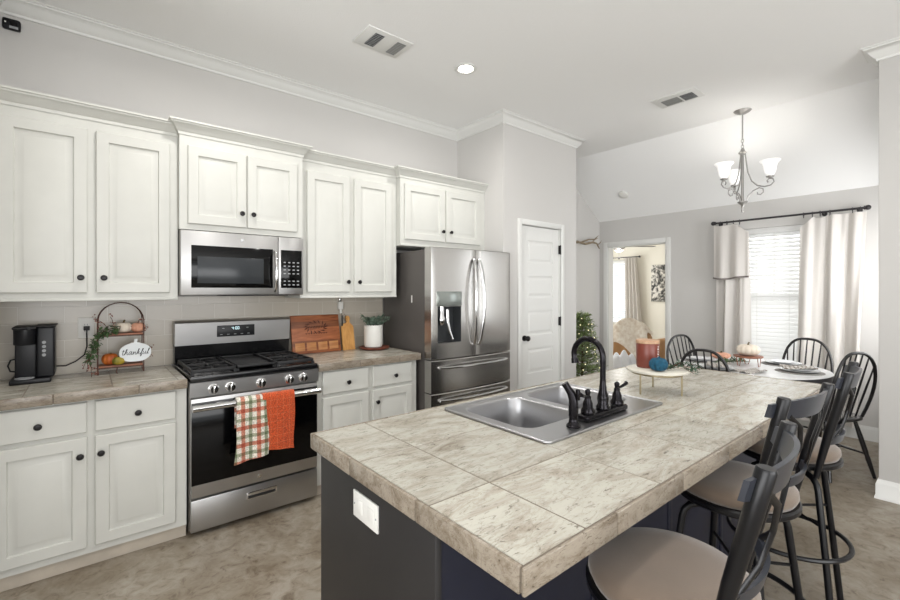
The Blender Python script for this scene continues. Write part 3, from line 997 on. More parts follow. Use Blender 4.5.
h = MB(); h.lathe([(.026, .9195), (.026, .926), (.018, .934), (.016, .955), (.018, .962)], (sx_, sy_, 0), 16); h.build('base', M['faucet'], sd)
h = MB(); h.tube([(sx_, sy_, .958), (sx_, sy_, .985), (sx_ - .001, sy_, 1.018), (sx_ - .005, sy_ + .006, 1.042), (sx_ - .014, sy_ + .016, 1.062), (sx_ - .020, sy_ + .024, 1.078)],
                 [.017, .018, .0165, .0155, .0125, .0135], 12)
h.box((sx_ - .006, sy_ - .026, 1.02), (sx_ + .006, sy_ - .012, 1.06), .003)
h.build('spray_head', M['faucet'], sd)

# ---------------------------------------------------------------- range
rg = thing('gas_range', 'stainless steel freestanding gas range with black oven door', 'stove', (.83, 2.9, 0))
RX0, RX1 = .452, 1.210
b = MB(); b.box((RX0 + .002, 2.915, .03), (RX1 - .002, 3.50, .905)); b.build('body', M['steel_d'], rg)
for lx in (RX0 + .05, RX1 - .05):
    for ly in (2.97, 3.45):
        MB().lathe([(.018, 0), (.018, .012), (.010, .014), (.010, .03)], (lx, ly, 0), 10).build('leg', M['gap'], rg)
# cooktop
b = MB(); b.box((RX0, 2.875, .888), (RX1, 3.44, .925), .008, 3); b.build('cooktop', M['enamel'], rg)
# control panel with slight slope
b = MB(); b.prism([(2.864, .888), (2.867, .806), (2.915, .806), (2.915, .888)], 'x', RX0, RX1); b.build('control_panel', M['steel_range'], rg)
for kx in (.573, .664, .839, 1.014, 1.104):
    k = MB(); mt = Matrix.Translation((kx, 2.866, .843)) @ Matrix.Rotation(PI / 2, 4, 'X')
    k.lathe([(.029, -.002), (.029, .004), (.025, .006), (.023, .026), (.020, .030), (0, .030)], seg=20, mtx=mt)
    k.box((-.0055, -.022, .029), (.0055, .022, .037), .002, 2, mtx=mt)
    k.build('control_knob', M['chrome'], rg)
# oven door
od = MB(); od.box((RX0 + .006, 2.872, .226), (RX1 - .006, 2.914, .795), .004); odo = od.build('oven_door', M['steel_range'], rg)
gl = MB(); gl.box((RX0 + .008, 2.868, .300), (RX1 - .008, 2.873, .772), .0015); gl.build('door_glass', M['blackglass'], odo)
hd = MB()
hd.tube([(RX0 + .006, 2.822, .750), (RX1 - .006, 2.822, .750)], .0195, 14)
for x in (RX0 + .030, RX1 - .030): hd.tube([(x, 2.822, .752), (x, 2.870, .752)], .013, 10)
hd.build('door_handle', M['chrome'], odo)
MB().disc((.832, 2.8715, .262), .011, 'y', .002, 16).build('badge', M['chrome'], odo)
dw = MB(); dw.box((RX0 + .006, 2.872, .032), (RX1 - .006, 2.914, .214), .004); dwo = dw.build('storage_drawer', M['steel_range'], rg)
r_ = MB(); r_.box((.755, 2.8705, .135), (.937, 2.873, .178), .001); r_.build('handle_frame', M['chrome'], dwo)
r_ = MB(); r_.box((.764, 2.8690, .140), (.928, 2.8712, .158), .001); r_.build('handle_recess', M['gap'], dwo)
# back guard
b = MB(); b.prism([(3.44, .920), (3.425, 1.050), (3.50, 1.050), (3.50, .920)], 'x', RX0, RX1); b.build('lower_backguard', M['enamel'], rg)
b = MB(); b.prism([(3.420, 1.045), (3.408, 1.195), (3.430, 1.210), (3.50, 1.210), (3.50, 1.045)], 'x', RX0, RX1); bg_ = b.build('backguard', M['steel_range'], rg)
slope = lambda z: 3.420 - (z - 1.045) * .08
d = MB(); d.box((.703, slope(1.13) - .004, 1.092), (.952, slope(1.13) + .004, 1.171), .002, mtx=None); dp = d.build('display_panel', M['blackplastic'], bg_)


def strokes(mb, segs, place, r):
    for sg in segs: mb.tube([place(*q) for q in sg], r, 5)
    return mb


SEG7 = {'0': 'abcdef', '1': 'bc', '2': 'abged', '3': 'abgcd', '4': 'fgbc', '5': 'afgcd', '6': 'afgedc', '7': 'abc', '8': 'abcdefg', '9': 'abcfgd'}
SEGP = {'a': ((0, 1), (.5, 1)), 'b': ((.5, 1), (.5, .5)), 'c': ((.5, .5), (.5, 0)), 'd': ((0, 0), (.5, 0)), 'e': ((0, 0), (0, .5)), 'f': ((0, .5), (0, 1)), 'g': ((0, .5), (.5, .5))}
d = MB(); yd = slope(1.13) - .0048; x = .800
for ch in '4:00':
    if ch == ':':
        for z in (.3, .7): d.ball((x, yd, 1.140 + z * .018), .0012, seg=6)
        x += .007; continue
    strokes(d, [SEGP[s] for s in SEG7[ch]], lambda u, v: (x + u * .018, yd, 1.140 + v * .018), .0011)
    x += .015
d.build('clock_digits', M['led'], dp)
d = MB()
for i in range(5): d.box((.722 + i * .045, yd - .0006, 1.105), (.738 + i * .045, yd + .001, 1.109))
for i in range(2): d.box((.735 + i * .16, yd - .0006, 1.148), (.750 + i * .16, yd + .001, 1.152))
d.build('touch_marks', M['greyprint'], dp)
# grates, burners, griddle
zc = .926
for gx0, gx1 in ((RX0 + .02, .700), (.955, RX1 - .02)):
    gr = MB()
    t_ = .012
    for x in (gx0, gx1): gr.box((x - t_ / 2, 2.915, zc + .010), (x + t_ / 2, 3.405, zc + .030), .002)
    for y in (2.915, 3.16, 3.405): gr.box((gx0, y - t_ / 2, zc + .010), (gx1, y + t_ / 2, zc + .030), .002)
    for x in (gx0, gx1):
        for y in (2.915, 3.16, 3.405): gr.box((x - .008, y - .008, zc - .001), (x + .008, y + .008, zc + .014))
    cx = (gx0 + gx1) / 2
    for cy in (3.04, 3.285):
        for a in range(8):
            an = a * PI / 4 + PI / 8 * 0
            L1 = .10 if a % 4 == 0 else (.115 if a % 4 == 2 else .12)
            gr.tube([(cx + .032 * math.cos(an), cy + .032 * math.sin(an), zc + .027), (cx + L1 * math.cos(an), cy + L1 * math.sin(an), zc + .022)], .005, 6)
    gr.build('grate', M['iron'], rg)
    for cy in (3.04, 3.285):
        bu = MB(); bu.lathe([(.050, zc - .002), (.050, zc + .004), (.038, zc + .006), (.036, zc + .014)], (cx, cy, 0), 20)
        bu.lathe([(.032, zc + .0145), (.034, zc + .018), (.030, zc + .021), (0, zc + .022)], (cx, cy, 0), 20)
        bu.build('burner', M['blackmatte'], rg)
gd = MB()
gd.box((.712, 2.915, zc + .012), (.943, 3.405, zc + .020), .002)
for x in (.712, .937): gd.box((x, 2.915, zc + .012), (x + .008, 3.405, zc + .036), .002)
for y in (2.915, 3.397): gd.box((.712, y, zc + .012), (.943, y + .008, zc + .030), .002)
for x in (.72, .935):
    for y in (2.93, 3.39): gd.box((x - .007, y - .007, zc - .001), (x + .007, y + .007, zc + .013))
gd.build('griddle', M['iron'], rg)

# towels on the oven handle
def towel(x0, x1, ztop, zb0, zb1, yoff, label, m, wob, ph, flare=0.0):
    tb = MB()
    yb = 2.822
    def fn(u, v):
        x = x0 + (x1 - x0) * u
        zb = zb0 + (zb1 - zb0) * u
        Lf = ztop - zb; Lb = .16
        s_ = v * (Lf + Lb + .06) - (Lb + .03)
        rr = .0245 + yoff
        if s_ < -.03: y = yb + rr; z = ztop - .021 + (s_ + .03); amt = 0
        elif s_ > .03: y = yb - rr; z = ztop - .021 - (s_ - .03); amt = min(1, (s_ - .03) / Lf)
        else:
            a = s_ / .03 * PI / 2; y = yb - rr * math.sin(a); z = ztop - .021 + rr * math.cos(a); amt = 0
        x += flare * amt * (u - .5) + .008 * amt * math.sin(v * 9 + ph)
        y += -wob * amt * (math.sin(u * 9 + ph) * .5 + .5) if amt else 0
        return (x, y, z)
    tb.grid(fn, 22, 40, .004)
    o = tb.build('kitchen_towel', m, None, 60)
    return tag(o, label, 'towel', 'kitchen towels on the oven handle')


towel(.682, .848, .776, .418, .438, .0, 'plaid white, orange and green towel hanging on the oven handle', M['plaid'], .016, 1.0, .03)
towel(.828, 1.022, .780, .465, .440, .0, 'solid orange terry towel hanging on the oven handle', M['orange'], .010, 3.0)

# ---------------------------------------------------------------- microwave
mw = thing('microwave', 'stainless steel over-the-range microwave with dark window', 'microwave', (.82, 3.10, 1.39))
MX0, MX1, MY = .441, 1.199, 3.105
b = MB(); b.box((MX0, MY + .022, 1.386), (MX1, WY - .001, 1.790), .002); b.build('body', M['steel_d'], mw)
b = MB(); b.box((MX0, MY, 1.388), (1.022, MY + .021, 1.788), .004); md = b.build('door', M['steel_range'], mw)
b = MB(); b.box((.497, MY - .0025, 1.434), (.985, MY + .001, 1.698), .001); b.build('window_frame', M['blackglass'], md)
b = MB(); b.box((.530, MY - .0035, 1.462), (.925, MY - .002, 1.630), .001); b.build('window', M['mwglass'], md)
b = MB(); b.tube([(1.000, MY - .004, 1.690), (.998, MY - .030, 1.668), (.998, MY - .038, 1.60), (.998, MY - .040, 1.555), (.998, MY - .038, 1.50), (.998, MY - .030, 1.436), (1.000, MY - .004, 1.412)], .0105, 10)
b.build('handle', M['chrome'], md)
MB().disc((.790, MY - .001, 1.748), .011, 'y', .003, 16).build('badge', M['chrome'], md)
b = MB(); b.box((1.024, MY, 1.388), (MX1, MY + .021, 1.788), .004); cp = b.build('control_panel', M['steel_range'], mw)
b = MB(); b.box((1.040, MY - .0025, 1.434), (1.186, MY + .001, 1.698), .001); cq = b.build('keypad', M['blackglass'], cp)
for rz in range(7):
    if rz == 2: continue
    for rx in range(4):
        MB().box((1.058 + rx * .031, MY - .0032, 1.452 + rz * .026), (1.073 + rx * .031, MY - .002, 1.460 + rz * .026)).build('key', M['greyprint'], cq)
b = MB(); b.box((.70, 3.14, 1.381), (1.10, 3.40, 1.387)); b.build('vent_grille', M['gap'], mw)

# ---------------------------------------------------------------- refrigerator
fr = thing('refrigerator', 'stainless french door refrigerator with ice dispenser and two bottom drawers', 'refrigerator', (2.545, 3.1, 0))
GX0, GX1 = 2.094, 3.000
b = MB(); b.box((GX0 + .002, 2.868, .03), (GX1 - .002, 3.50, 1.745), .004); b.build('case', M['fridge_side'], fr)
b = MB(); b.box((GX0 + .03, 2.88, 0), (GX1 - .03, 3.47, .03)); b.build('base_grille', M['gap'], fr)
for hx in (GX0 + .05, GX1 - .05):
    MB().box((hx - .035, 2.80, 1.745), (hx + .035, 2.93, 1.765), .004).build('hinge_cover', M['gap'], fr)


def curved_front(mb, x0, x1, z0, z1, hole=None):
    """door slab whose face bows outward across the whole width"""
    def yy(x):
        u = (x - GX0) / (GX1 - GX0) * 2 - 1
        return 2.768 - .022 * (1 - u * u)
    n = 14
    xs = [x0 + (x1 - x0) * i / n for i in range(n + 1)]
    if hole: xs = sorted(set(xs + [hole[0], hole[1]])); xs = [x for i, x in enumerate(xs) if i == 0 or x - xs[i - 1] > .004 or x in hole[:2]]
    zs = [z0, z0 + .006, z1 - .006, z1] if not hole else [z0, z0 + .006, hole[2], hole[3], z1 - .006, z1]
    def off(x, z):
        o = 0
        if z in (z0, z1): o += .005
        if x in (xs[0], xs[-1]): o += .006
        return o
    V = [[mb.v((x, yy(x) + off(x, z), z)) for z in zs] for x in xs]
    for i in range(len(xs) - 1):
        for j in range(len(zs) - 1):
            if hole and hole[0] <= xs[i] < hole[1] - 1e-6 and hole[2] <= zs[j] < hole[3] - 1e-6: continue
            mb.f((V[i][j], V[i + 1][j], V[i + 1][j + 1], V[i][j + 1]))
    B = [[mb.v((x, 2.860, z)) for z in (z0, z1)] for x in (x0, x1)]
    m = len(xs) - 1; k = len(zs) - 1
    mb.f([V[i][0] for i in range(m + 1)][::-1] + [B[0][0], B[1][0]])
    mb.f([V[i][k] for i in range(m + 1)] + [B[1][1], B[0][1]])
    mb.f([V[0][j] for j in range(k + 1)] + [B[0][1], B[0][0]])
    mb.f([V[m][j] for j in range(k + 1)][::-1] + [B[1][0], B[1][1]])
    mb.f((B[0][0], B[0][1], B[1][1], B[1][0]))
    return yy


HO = (2.150, 2.385, .995, 1.288)
d = MB(); yy = curved_front(d, GX0, 2.543, .866, 1.762, HO); ld = d.build('left_door', M['steel'], fr, 30)
d = MB(); curved_front(d, 2.549, GX1, .866, 1.762); rd = d.build('right_door', M['steel'], fr, 30)
d = MB(); curved_front(d, GX0, GX1, .600, .858); u1 = d.build('drawer', M['steel'], fr, 30)
d = MB(); curved_front(d, GX0, GX1, .070, .592); u2 = d.build('drawer', M['steel'], fr, 30)
# dispenser
d = MB(); d.box((2.146, 2.744, 1.290), (2.389, 2.765, 1.408), .003); d.build('dispenser_panel', mat('dispenser_panel_grey', (150, 156, 152), 0.22, 0.7), ld)
nic = MB()
hx0, hx1, hz0, hz1 = HO
for q in ([(hx0, yy(hx0), hz0), (hx0, yy(hx0), hz1), (hx0 + .008, 2.845, hz1), (hx0 + .008, 2.845, hz0)],
          [(hx1, yy(hx1), hz0), (hx1, yy(hx1), hz1), (hx1 - .008, 2.845, hz1), (hx1 - .008, 2.845, hz0)],
          [(hx0, yy(hx0), hz1), (hx1, yy(hx1), hz1), (hx1 - .008, 2.845, hz1), (hx0 + .008, 2.845, hz1)],
          [(hx0, yy(hx0), hz0), (hx1, yy(hx1), hz0), (hx1 - .008, 2.845, hz0), (hx0 + .008, 2.845, hz0)],
          [(hx0 + .008, 2.845, hz0), (hx1 - .008, 2.845, hz0), (hx1 - .008, 2.845, hz1), (hx0 + .008, 2.845, hz1)]):
    nic.f([nic.v(v) for v in q])
nic.build('dispenser_recess', mat('dispenser_recess_grey', (62, 64, 66), 0.35, 0.3), ld)
d = MB(); d.lathe([(.018, 1.135), (.030, 1.150), (.032, 1.19), (.024, 1.21), (.024, 1.287)], (2.215, 2.80, 0), 16); d.build('water_nozzle', M['chrome'], ld)
d = MB(); d.tube([(2.285, 2.800, 1.26), (2.285, 2.795, 1.16), (2.300, 2.79, 1.08), (2.325, 2.785, 1.015)], .009, 10, flat=(1.6, .6)); d.build('lever', M['chrome'], ld)


def vhandle(x, dx, parent):
    h = MB(); y = yy(x)
    pts = []
    for i in range(17):
        t = i / 16; z = .965 + (1.672 - .965) * t
        bow = math.sin(PI * t)
        pts.append((x + dx * bow, y - .012 - .050 * bow ** .6, z))
    h.tube(pts, .0115, 10, flat=(1.25, 1))
    h.tube([(x, y + .004, .965), pts[0]], .013, 8); h.tube([(x, y + .004, 1.672), pts[-1]], .013, 8)
    h.build('handle', M['chrome'], parent)


vhandle(2.517, -.018, ld); vhandle(2.576, .018, rd)
for z, pr in ((.795, u1), (.535, u2)):
    h = MB(); pts = []
    for i in range(17):
        t = i / 16; x = 2.165 + (2.93 - 2.165) * t
        bow = math.sin(PI * t)
        pts.append((x, yy(x) - .012 - .040 * bow ** .5, z + .004))
    h.tube(pts, .0115, 10, flat=(1, 1.3))
    h.tube([(2.165, yy(2.165) + .004, z), pts[0]], .012, 8); h.tube([(2.93, yy(2.93) + .004, z), pts[-1]], .012, 8)
    h.build('handle', M['chrome'], pr)
# small white label stuck on the side
b = MB(); b.box((GX0 - .0005, 3.035, 1.315), (GX0 + .001, 3.050, 1.375)); b.build('side_label', M['whiteplastic'], fr)

# ================================================================ THINGS ON THE COUNTERS
CT = .9145
# coffee maker
cm = thing('coffee_maker', 'slim black single-serve coffee maker on the left counter', 'coffee maker', (-.22, 3.33, CT))
b = MB(); b.box((-.316, 3.262, CT), (-.150, 3.470, CT + .026), .006, 3); b.build('base', M['blackplastic'], cm)
b = MB(); b.box((-.300, 3.335, CT + .026), (-.212, 3.470, CT + .300), .006, 3); b.build('body', M['blackplastic'], cm)
b = MB(); b.box((-.211, 3.290, CT + .026), (-.136, 3.465, CT + .302), .010, 4); tk = b.build('water_tank', M['blackplastic'], cm)
b = MB(); b.box((-.216, 3.282, CT + .302), (-.130, 3.470, CT + .310), .003); b.build('tank_lid', M['blackmatte'], tk)
b = MB(); b.lathe([(.040, CT + .208), (.044, CT + .214), (.046, CT + .285), (.046, CT + .292)], (-.258, 3.312, 0), 24)
b.box((-.304, 3.312, CT + .208), (-.212, 3.400, CT + .290), .004); b.build('brew_head', M['blackplastic'], cm)
b = MB(); b.box((-.306, 3.268, CT + .292), (-.210, 3.44, CT + .308), .007, 3); b.box((-.248, 3.262, CT + .288), (-.232, 3.272, CT + .308), .002); b.build('lid', M['blackmatte'], cm)
b = MB(); b.lathe([(.040, CT + .0262), (.040, CT + .030), (0, CT + .030)], (-.258, 3.302, 0), 20); b.build('drip_tray', M['greyprint'], cm)
for i in range(4):
    b = MB(); b.disc((-.180, 3.289, CT + .218 - i * .023), .0085, 'y', .004, 12); b.build('button', M['greyprint'], cm)
pc = MB()
pc.tube([(-.137, 3.46, CT + .06), (-.095, 3.475, CT + .055), (-.05, 3.49, CT + .075), (-.01, 3.495, CT + .11), (.002, 3.495, CT + .16), (.001, 3.495, CT + .235), (.001, 3.497, CT + .262)], .0035, 6)
pc.box((-.014, 3.494, CT + .258), (.016, 3.512, CT + .284), .003)
pc.build('power_cord', M['blackmatte'], cm)
pc = MB(); pc.tube([(-.295, 3.42, CT + .05), (-.325, 3.425, CT + .055), (-.335, 3.43, CT + .085), (-.325, 3.44, CT + .115), (-.298, 3.445, CT + .12)], .0045, 6); pc.build('cord_loop', M['blackmatte'], cm)


def outlet(x0, x1, z0, z1, y, label):
    o = tag(MB().box((x0, y - .006, z0), (x1, y - .0003, z1), .002).build('wall_outlet', M['whiteplastic']), label, 'wall outlet')
    cx = (x0 + x1) / 2
    for dz in (.020, -.020):
        s = MB(); cz = (z0 + z1) / 2 + dz
        s.box((cx - .016, y - .0075, cz - .014), (cx + .016, y - .006, cz + .014), .0006)
        so = s.build('socket', M['whiteplastic'], o)
        h = MB()
        for dx in (-.006, .006): h.box((cx + dx - .001, y - .0078, cz - .005), (cx + dx + .001, y - .0074, cz + .005))
        h.build('slot', M['ink'], so)
    return o


outlet(-.040, .036, 1.125, 1.250, WY - .010, 'white wall outlet with the coffee maker plugged in')

# tiered arch rack
tr = thing('tiered_stand', 'rust metal arched two-tier stand with wooden shelves on the left counter', 'display stand', (.162, 3.38, CT))
rx0, rx1, ry = .052, .275, 3.385
wz = lambda: None
fm = MB()
for y in (ry - .055, ry + .055):
    pts = [(rx0, y, CT + .002), (rx0, y, 1.22)]
    for i in range(13):
        a = PI - PI * i / 12
        pts.append(((rx0 + rx1) / 2 + math.cos(a) * (rx1 - rx0) / 2, ry + (y - ry) * (1 - math.sin(a) * .9), 1.235 + math.sin(a) * .108))
    pts += [(rx1, y, 1.22), (rx1, y, CT + .002)]
    fm.tube(pts, .0032, 6)
for z in (.953, 1.143):
    fm.tube([(rx0, ry - .055, z), (rx1, ry - .055, z), (rx1, ry + .055, z), (rx0, ry + .055, z)], .003, 6, closed=True)
for x in (rx0, (rx0 + rx1) / 2 - .02, rx1):
    fm.tube([(x, ry - .055, .95), (x - .006, ry - .068, .93), (x, ry - .066, CT + .004)], .003, 6)
fm.build('frame', M['rackmetal'], tr)
for z in (.956, 1.146):
    s = MB(); s.box((rx0 + .004, ry - .053, z), (rx1 - .004, ry + .053, z + .010), .002); s.build('shelf', M['rackwood'], tr)


def pumpkin(name, c, r, h, m, label, cat='pumpkin', group=None, ribs=9, stem=.3, tilt=0, stem_r=.12, sm=None):
    t = MB()
    n = 10
    prof = []
    for i in range(n + 1):
        a = PI * i / n
        rr = r * math.sin(a) ** .75
        z = -math.cos(a) * h / 2
        z -= (h * .10) * max(0, 1 - rr / (r * .55)) * (1 if z > 0 else -1)
        prof.append((max(rr, 0), z + h / 2))
    prof[0] = (0, prof[0][1]); prof[-1] = (0, prof[-1][1])
    t.lathe(prof, c, seg=ribs * 8, rib=(ribs, .10))
    o = t.build(name, m, None, 70)
    tag(o, label, cat, group)
    s = MB()
    zt = c[2] + h * .86
    s.tube([(c[0], c[1], zt), (c[0] + r * .03, c[1], zt + h * stem * .5), (c[0] + r * .16, c[1] - r * .03, zt + h * stem)], [r * stem_r * 1.5, r * stem_r, r * stem_r * .9], 8)
    s.build('stem', sm or M['stem'], o)
    return o


pumpkin('pumpkin', (.176, 3.38, 1.1565), .044, .066, M['pump_white'], 'small cream white pumpkin on the top shelf of the arched stand', group='decorative pumpkins', stem=.35)
pumpkin('pumpkin', (.250, 3.372, 1.1565), .039, .062, M['pump_pink'], 'small peach speckled pumpkin on the top shelf of the arched stand', group='decorative pumpkins', stem=.12, stem_r=.08)
pumpkin('pumpkin', (.110, 3.368, .9665), .042, .072, M['pump_orange'], 'small orange pumpkin on the lower shelf of the arched stand', group='decorative pumpkins', stem=.15)
pumpkin('pumpkin', (.150, 3.334, .9665), .033, .052, M['pump_yellow'], 'tiny yellow green gourd in front of the orange pumpkin', 'gourd', group='decorative pumpkins', stem=.25, ribs=7)
# garland
gl_ = thing('leaf_garland', 'green leaf and berry garland trailing over the left side of the arched stand', 'garland', (.09, 3.33, 1.17))
tw = MB(); lf = MB(); be = MB(); bc = MB()
path = [(.150, 3.33, 1.185), (.115, 3.322, 1.190), (.075, 3.318, 1.172), (.052, 3.314, 1.135), (.035, 3.312, 1.09), (.022, 3.312, 1.045), (.010, 3.316, 1.010)]
tw.tube(path, .0022, 5)
rnd = random.Random(3)
for i in range(len(path) - 1):
    A, B = Vector(path[i]), Vector(path[i + 1])
    for k in range(34):
        p = A.lerp(B, rnd.random()) + Vector((rnd.uniform(-.018, .018), rnd.uniform(-.02, .02), rnd.uniform(-.022, .018)))
        lf.leaf(p, (rnd.uniform(-1, .6), rnd.uniform(-1, .5), rnd.uniform(-.9, .5)), rnd.uniform(.020, .032), rnd.uniform(.012, .017))
for s0, dr_ in (((.10, 3.32, 1.19), (-.06, 0, .055)), ((.06, 3.32, 1.18), (-.02, -.01, .08)), ((.13, 3.33, 1.19), (-.02, -.01, .07)), ((.012, 3.316, 1.02), (-.012, -.005, -.075)),
                ((.018, 3.31, 1.01), (.005, -.01, -.10)), ((.02, 3.32, 1.03), (-.035, 0, -.06)), ((.26, 3.36, 1.16), (.02, -.01, .06)), ((.27, 3.34, 1.16), (.03, 0, .03)),
                ((.28, 3.36, 1.03), (.045, -.01, -.03)), ((.27, 3.34, 1.05), (.05, -.01, .01)), ((.05, 3.32, .955), (-.04, -.02, .0)), ((.06, 3.32, .95), (-.02, -.02, -.02)), ((.22, 3.36, 1.19), (-.06, -.01, .012)), ((.24, 3.36, 1.19), (.02, -.01, .05))):
    s0 = Vector(s0); dr_ = Vector(dr_)
    q = [s0 + dr_ * t + Vector((0, 0, .012 * math.sin(t * PI))) for t in (0, .33, .66, 1)]
    tw.tube(q, .0014, 4)
    for k in range(9):
        p = s0 + dr_ * rnd.uniform(.2, 1.1) + Vector((rnd.uniform(-.009, .009), rnd.uniform(-.009, .009), rnd.uniform(-.008, .014)))
        (be if rnd.random() < .7 else bc).ball(p, rnd.uniform(.0026, .0042), seg=6)
tw.build('twigs', M['twig'], gl_)['kind'] = 'stuff'; lf.build('leaves', M['leaf'], gl_); be.build('berries', M['berry'], gl_)['kind'] = 'stuff'; bc.build('pale_berries', M['berrycream'], gl_)['kind'] = 'stuff'

# thankful sign: pumpkin-shaped plaque leaning on the stand front
sg = thing('pumpkin_sign', 'white pumpkin-shaped sign reading thankful leaning on the lower shelf', 'sign', (.225, 3.318, .9665))
ol = []
SW, SH = .080, .056
for i in range(48):
    a = 2 * PI * i / 48
    c_, s_2 = math.cos(a), math.sin(a)
    rr = 1 - .05 * (1 - abs(math.sin(2 * a + PI / 2)))
    ol.append((.232 + SW * rr * math.copysign(abs(c_) ** .72, c_), 1.0375 + SH * rr * math.copysign(abs(s_2) ** .8, s_2) + (.004 if abs(a - PI / 2) < .2 else 0)))
b = MB(); b.prism(ol, 'y', 3.316, 3.324); b.build('plaque', M['sign'], sg)
b = MB(); b.prism([(.224, 1.090), (.227, 1.118), (.243, 1.120), (.240, 1.090)], 'y', 3.317, 3.323); b.build('stem', M['sign'], sg)
G = {
    't': ([[(.25, 1.5), (.18, .9), (.12, .3), (.25, 0), (.5, .15)], [(0, 1.0), (.45, 1.1)]], .5),
    'h': ([[(0, .1), (.35, 1.3), (.38, 1.65), (.25, 1.6), (.15, .8), (.05, 0), (.3, .8), (.5, .85), (.45, .2), (.6, 0), (.8, .2)]], .72),
    'a': ([[(.6, .8), (.3, .9), (.05, .4), (.2, 0), (.45, .3), (.6, .85), (.55, .15), (.65, 0), (.85, .2)]], .8),
    'n': ([[(0, .85), (.1, .5), (.08, 0), (.3, .75), (.5, .8), (.48, .2), (.6, 0), (.8, .2)]], .75),
    'k': ([[(0, .1), (.35, 1.3), (.38, 1.65), (.25, 1.6), (.15, .8), (.05, 0), (.3, .75), (.5, .75), (.35, .45), (.15, .4), (.4, .2), (.55, 0), (.75, .2)]], .68),
    'f': ([[(0, .1), (.35, 1.0), (.5, 1.6), (.35, 1.65), (.25, 1.0), (.15, -.1), (.1, -.6), (.25, -.6), (.25, -.05), (.5, .15)]], .5),
    'u': ([[(0, .85), (.0, .3), (.15, 0), (.4, .3), (.5, .85), (.45, .2), (.6, 0), (.8, .2)]], .75),
    'l': ([[(0, .1), (.35, 1.3), (.38, 1.65), (.25, 1.6), (.15, .7), (.2, 0), (.4, .1)]], .4)}
b = MB(); cx = .163
KS = .0255
for ch in 'thankful':
    ss, adv = G[ch]
    for s3 in ss:
        b.tube([(cx + u * KS + v * .0035, 3.3150, 1.025 + v * KS * .84) for u, v in s3], .0016, 5)
    cx += adv * KS * 1.05
b.build('lettering', M['ink'], sg)

# cutting board leaning on the backsplash
cb_ = thing('cutting_board', 'large striped wooden cutting board with dark engraving leaning on the backsplash', 'cutting board', (1.44, 3.46, CT))
bx0, bx1 = 1.238, 1.645
LEAN = .06
def lean(u, d, v): return (u, 3.440 + v * LEAN / .30 - d, CT + v)
b = MB()
b.box((bx0, -.018, 0), (bx1, 0, .300), .004, 2)
for v in b.bm.verts: x, y, z = v.co; v.co = lean(x, -y * 1 - 0, z) if True else v.co
b.build('board', M['walnut'], cb_)
# faces sit at lean() with d = 0..0.018 behind the front; the front plane is d = 0.0185
FR = .0192
def le(u, v): return lean(u, FR, v)
e_ = MB(); rnd = random.Random(5)
for k in range(15):
    a = 2 * PI * k / 15
    cx, cz = 1.440 + .085 * math.cos(a), .205 + .042 * math.sin(a)
    e_.tube([le(cx - .022 * math.cos(a + .6), cz - .016 * math.sin(a + .6)), le(cx + .002, cz), le(cx + .022 * math.cos(a + .6), cz + .016 * math.sin(a + .6))], [.0010, .0050, .0010], 5)
for k in range(7):
    cx = 1.372 + k * .022
    e_.tube([le(cx, .193), le(cx + .004, .21), le(cx + .010, .194), le(cx + .014, .214)], .0028, 5)
for k in range(9):
    cx = 1.352 + k * .021
    e_.tube([le(cx, .160), le(cx + .006, .150), le(cx + .012, .160)], .0026, 5)
e_.build('engraving', M['walnutdark'], cb_)
for k in range(4):
    x0 = bx0 + .022 + k * .094
    b = MB()
    b.box((x0, 0, .022), (x0 + .078, .0018, .085), .0008, 1)
    for v in b.bm.verts: x, y, z = v.co; v.co = lean(x, .0182 + y, z)
    b.build('inlaid_block', M['walnutlight'], cb_)
# paddle board
pb = thing('paddle_board', 'small honey-coloured paddle cutting board beside the large wooden board', 'cutting board', (1.73, 3.46, CT))
px0, px1 = 1.664, 1.775
out = [(px0, 0), (px1, 0), (px1, .195), (px1 - .020, .215)]
out += [(1.742, .228), (1.748, .262)] + [(1.730 + .018 * math.cos(a), .268 + .018 * math.sin(a)) for a in (.2, .8, 1.57, 2.3, 2.9)] + [(1.712, .262), (1.718, .228), (px0 + .020, .215), (px0, .195)]
b = MB(); b.prism(out, 'y', -.014, 0)
for v in b.bm.verts: x, y, z = v.co; v.co = lean(x, -y, z)
b.build('board', M['bamboo'], pb)
b = MB(); b.tube([lean(1.730, .008, .272), lean(1.700, .016, .300), lean(1.690, .012, .26), lean(1.700, .02, .245), lean(1.722, .018, .268)], .0016, 5); b.build('hanging_cord', M['twig'], pb)
# slim dispenser under the cabinet with a dark tool hanging
ud = thing('under_cabinet_dispenser', 'slim white fixture mounted under the wall cabinet above the cutting boards', 'dispenser', (1.672, 3.47, 1.36))
b = MB(); b.box((1.650, 3.478, 1.255), (1.690, WY - .0105, 1.320), .006, 3); b.build('body', M['whiteplastic'], ud)
b = MB(); b.box((1.662, 3.495, 1.320), (1.678, 3.515, 1.3598), .002); b.build('bracket', M['chrome'], ud)
hk = MB(); hk.ball((1.672, 3.492, 1.232), .012, (1, .8, 1.2), 12); hk.box((1.664, 3.49, 1.238), (1.680, 3.5, 1.254)); hk.build('tip', M['whiteplastic'], ud)
ht = tag(MB().box((1.668, 3.463, 1.115), (1.680, 3.472, 1.205), .003).tube([(1.674, 3.468, 1.204), (1.672, 3.478, 1.222)], .002, 5).build('hanging_tool', M['blackmatte']), 'slim black tool hanging between the two cutting boards', 'utensil')

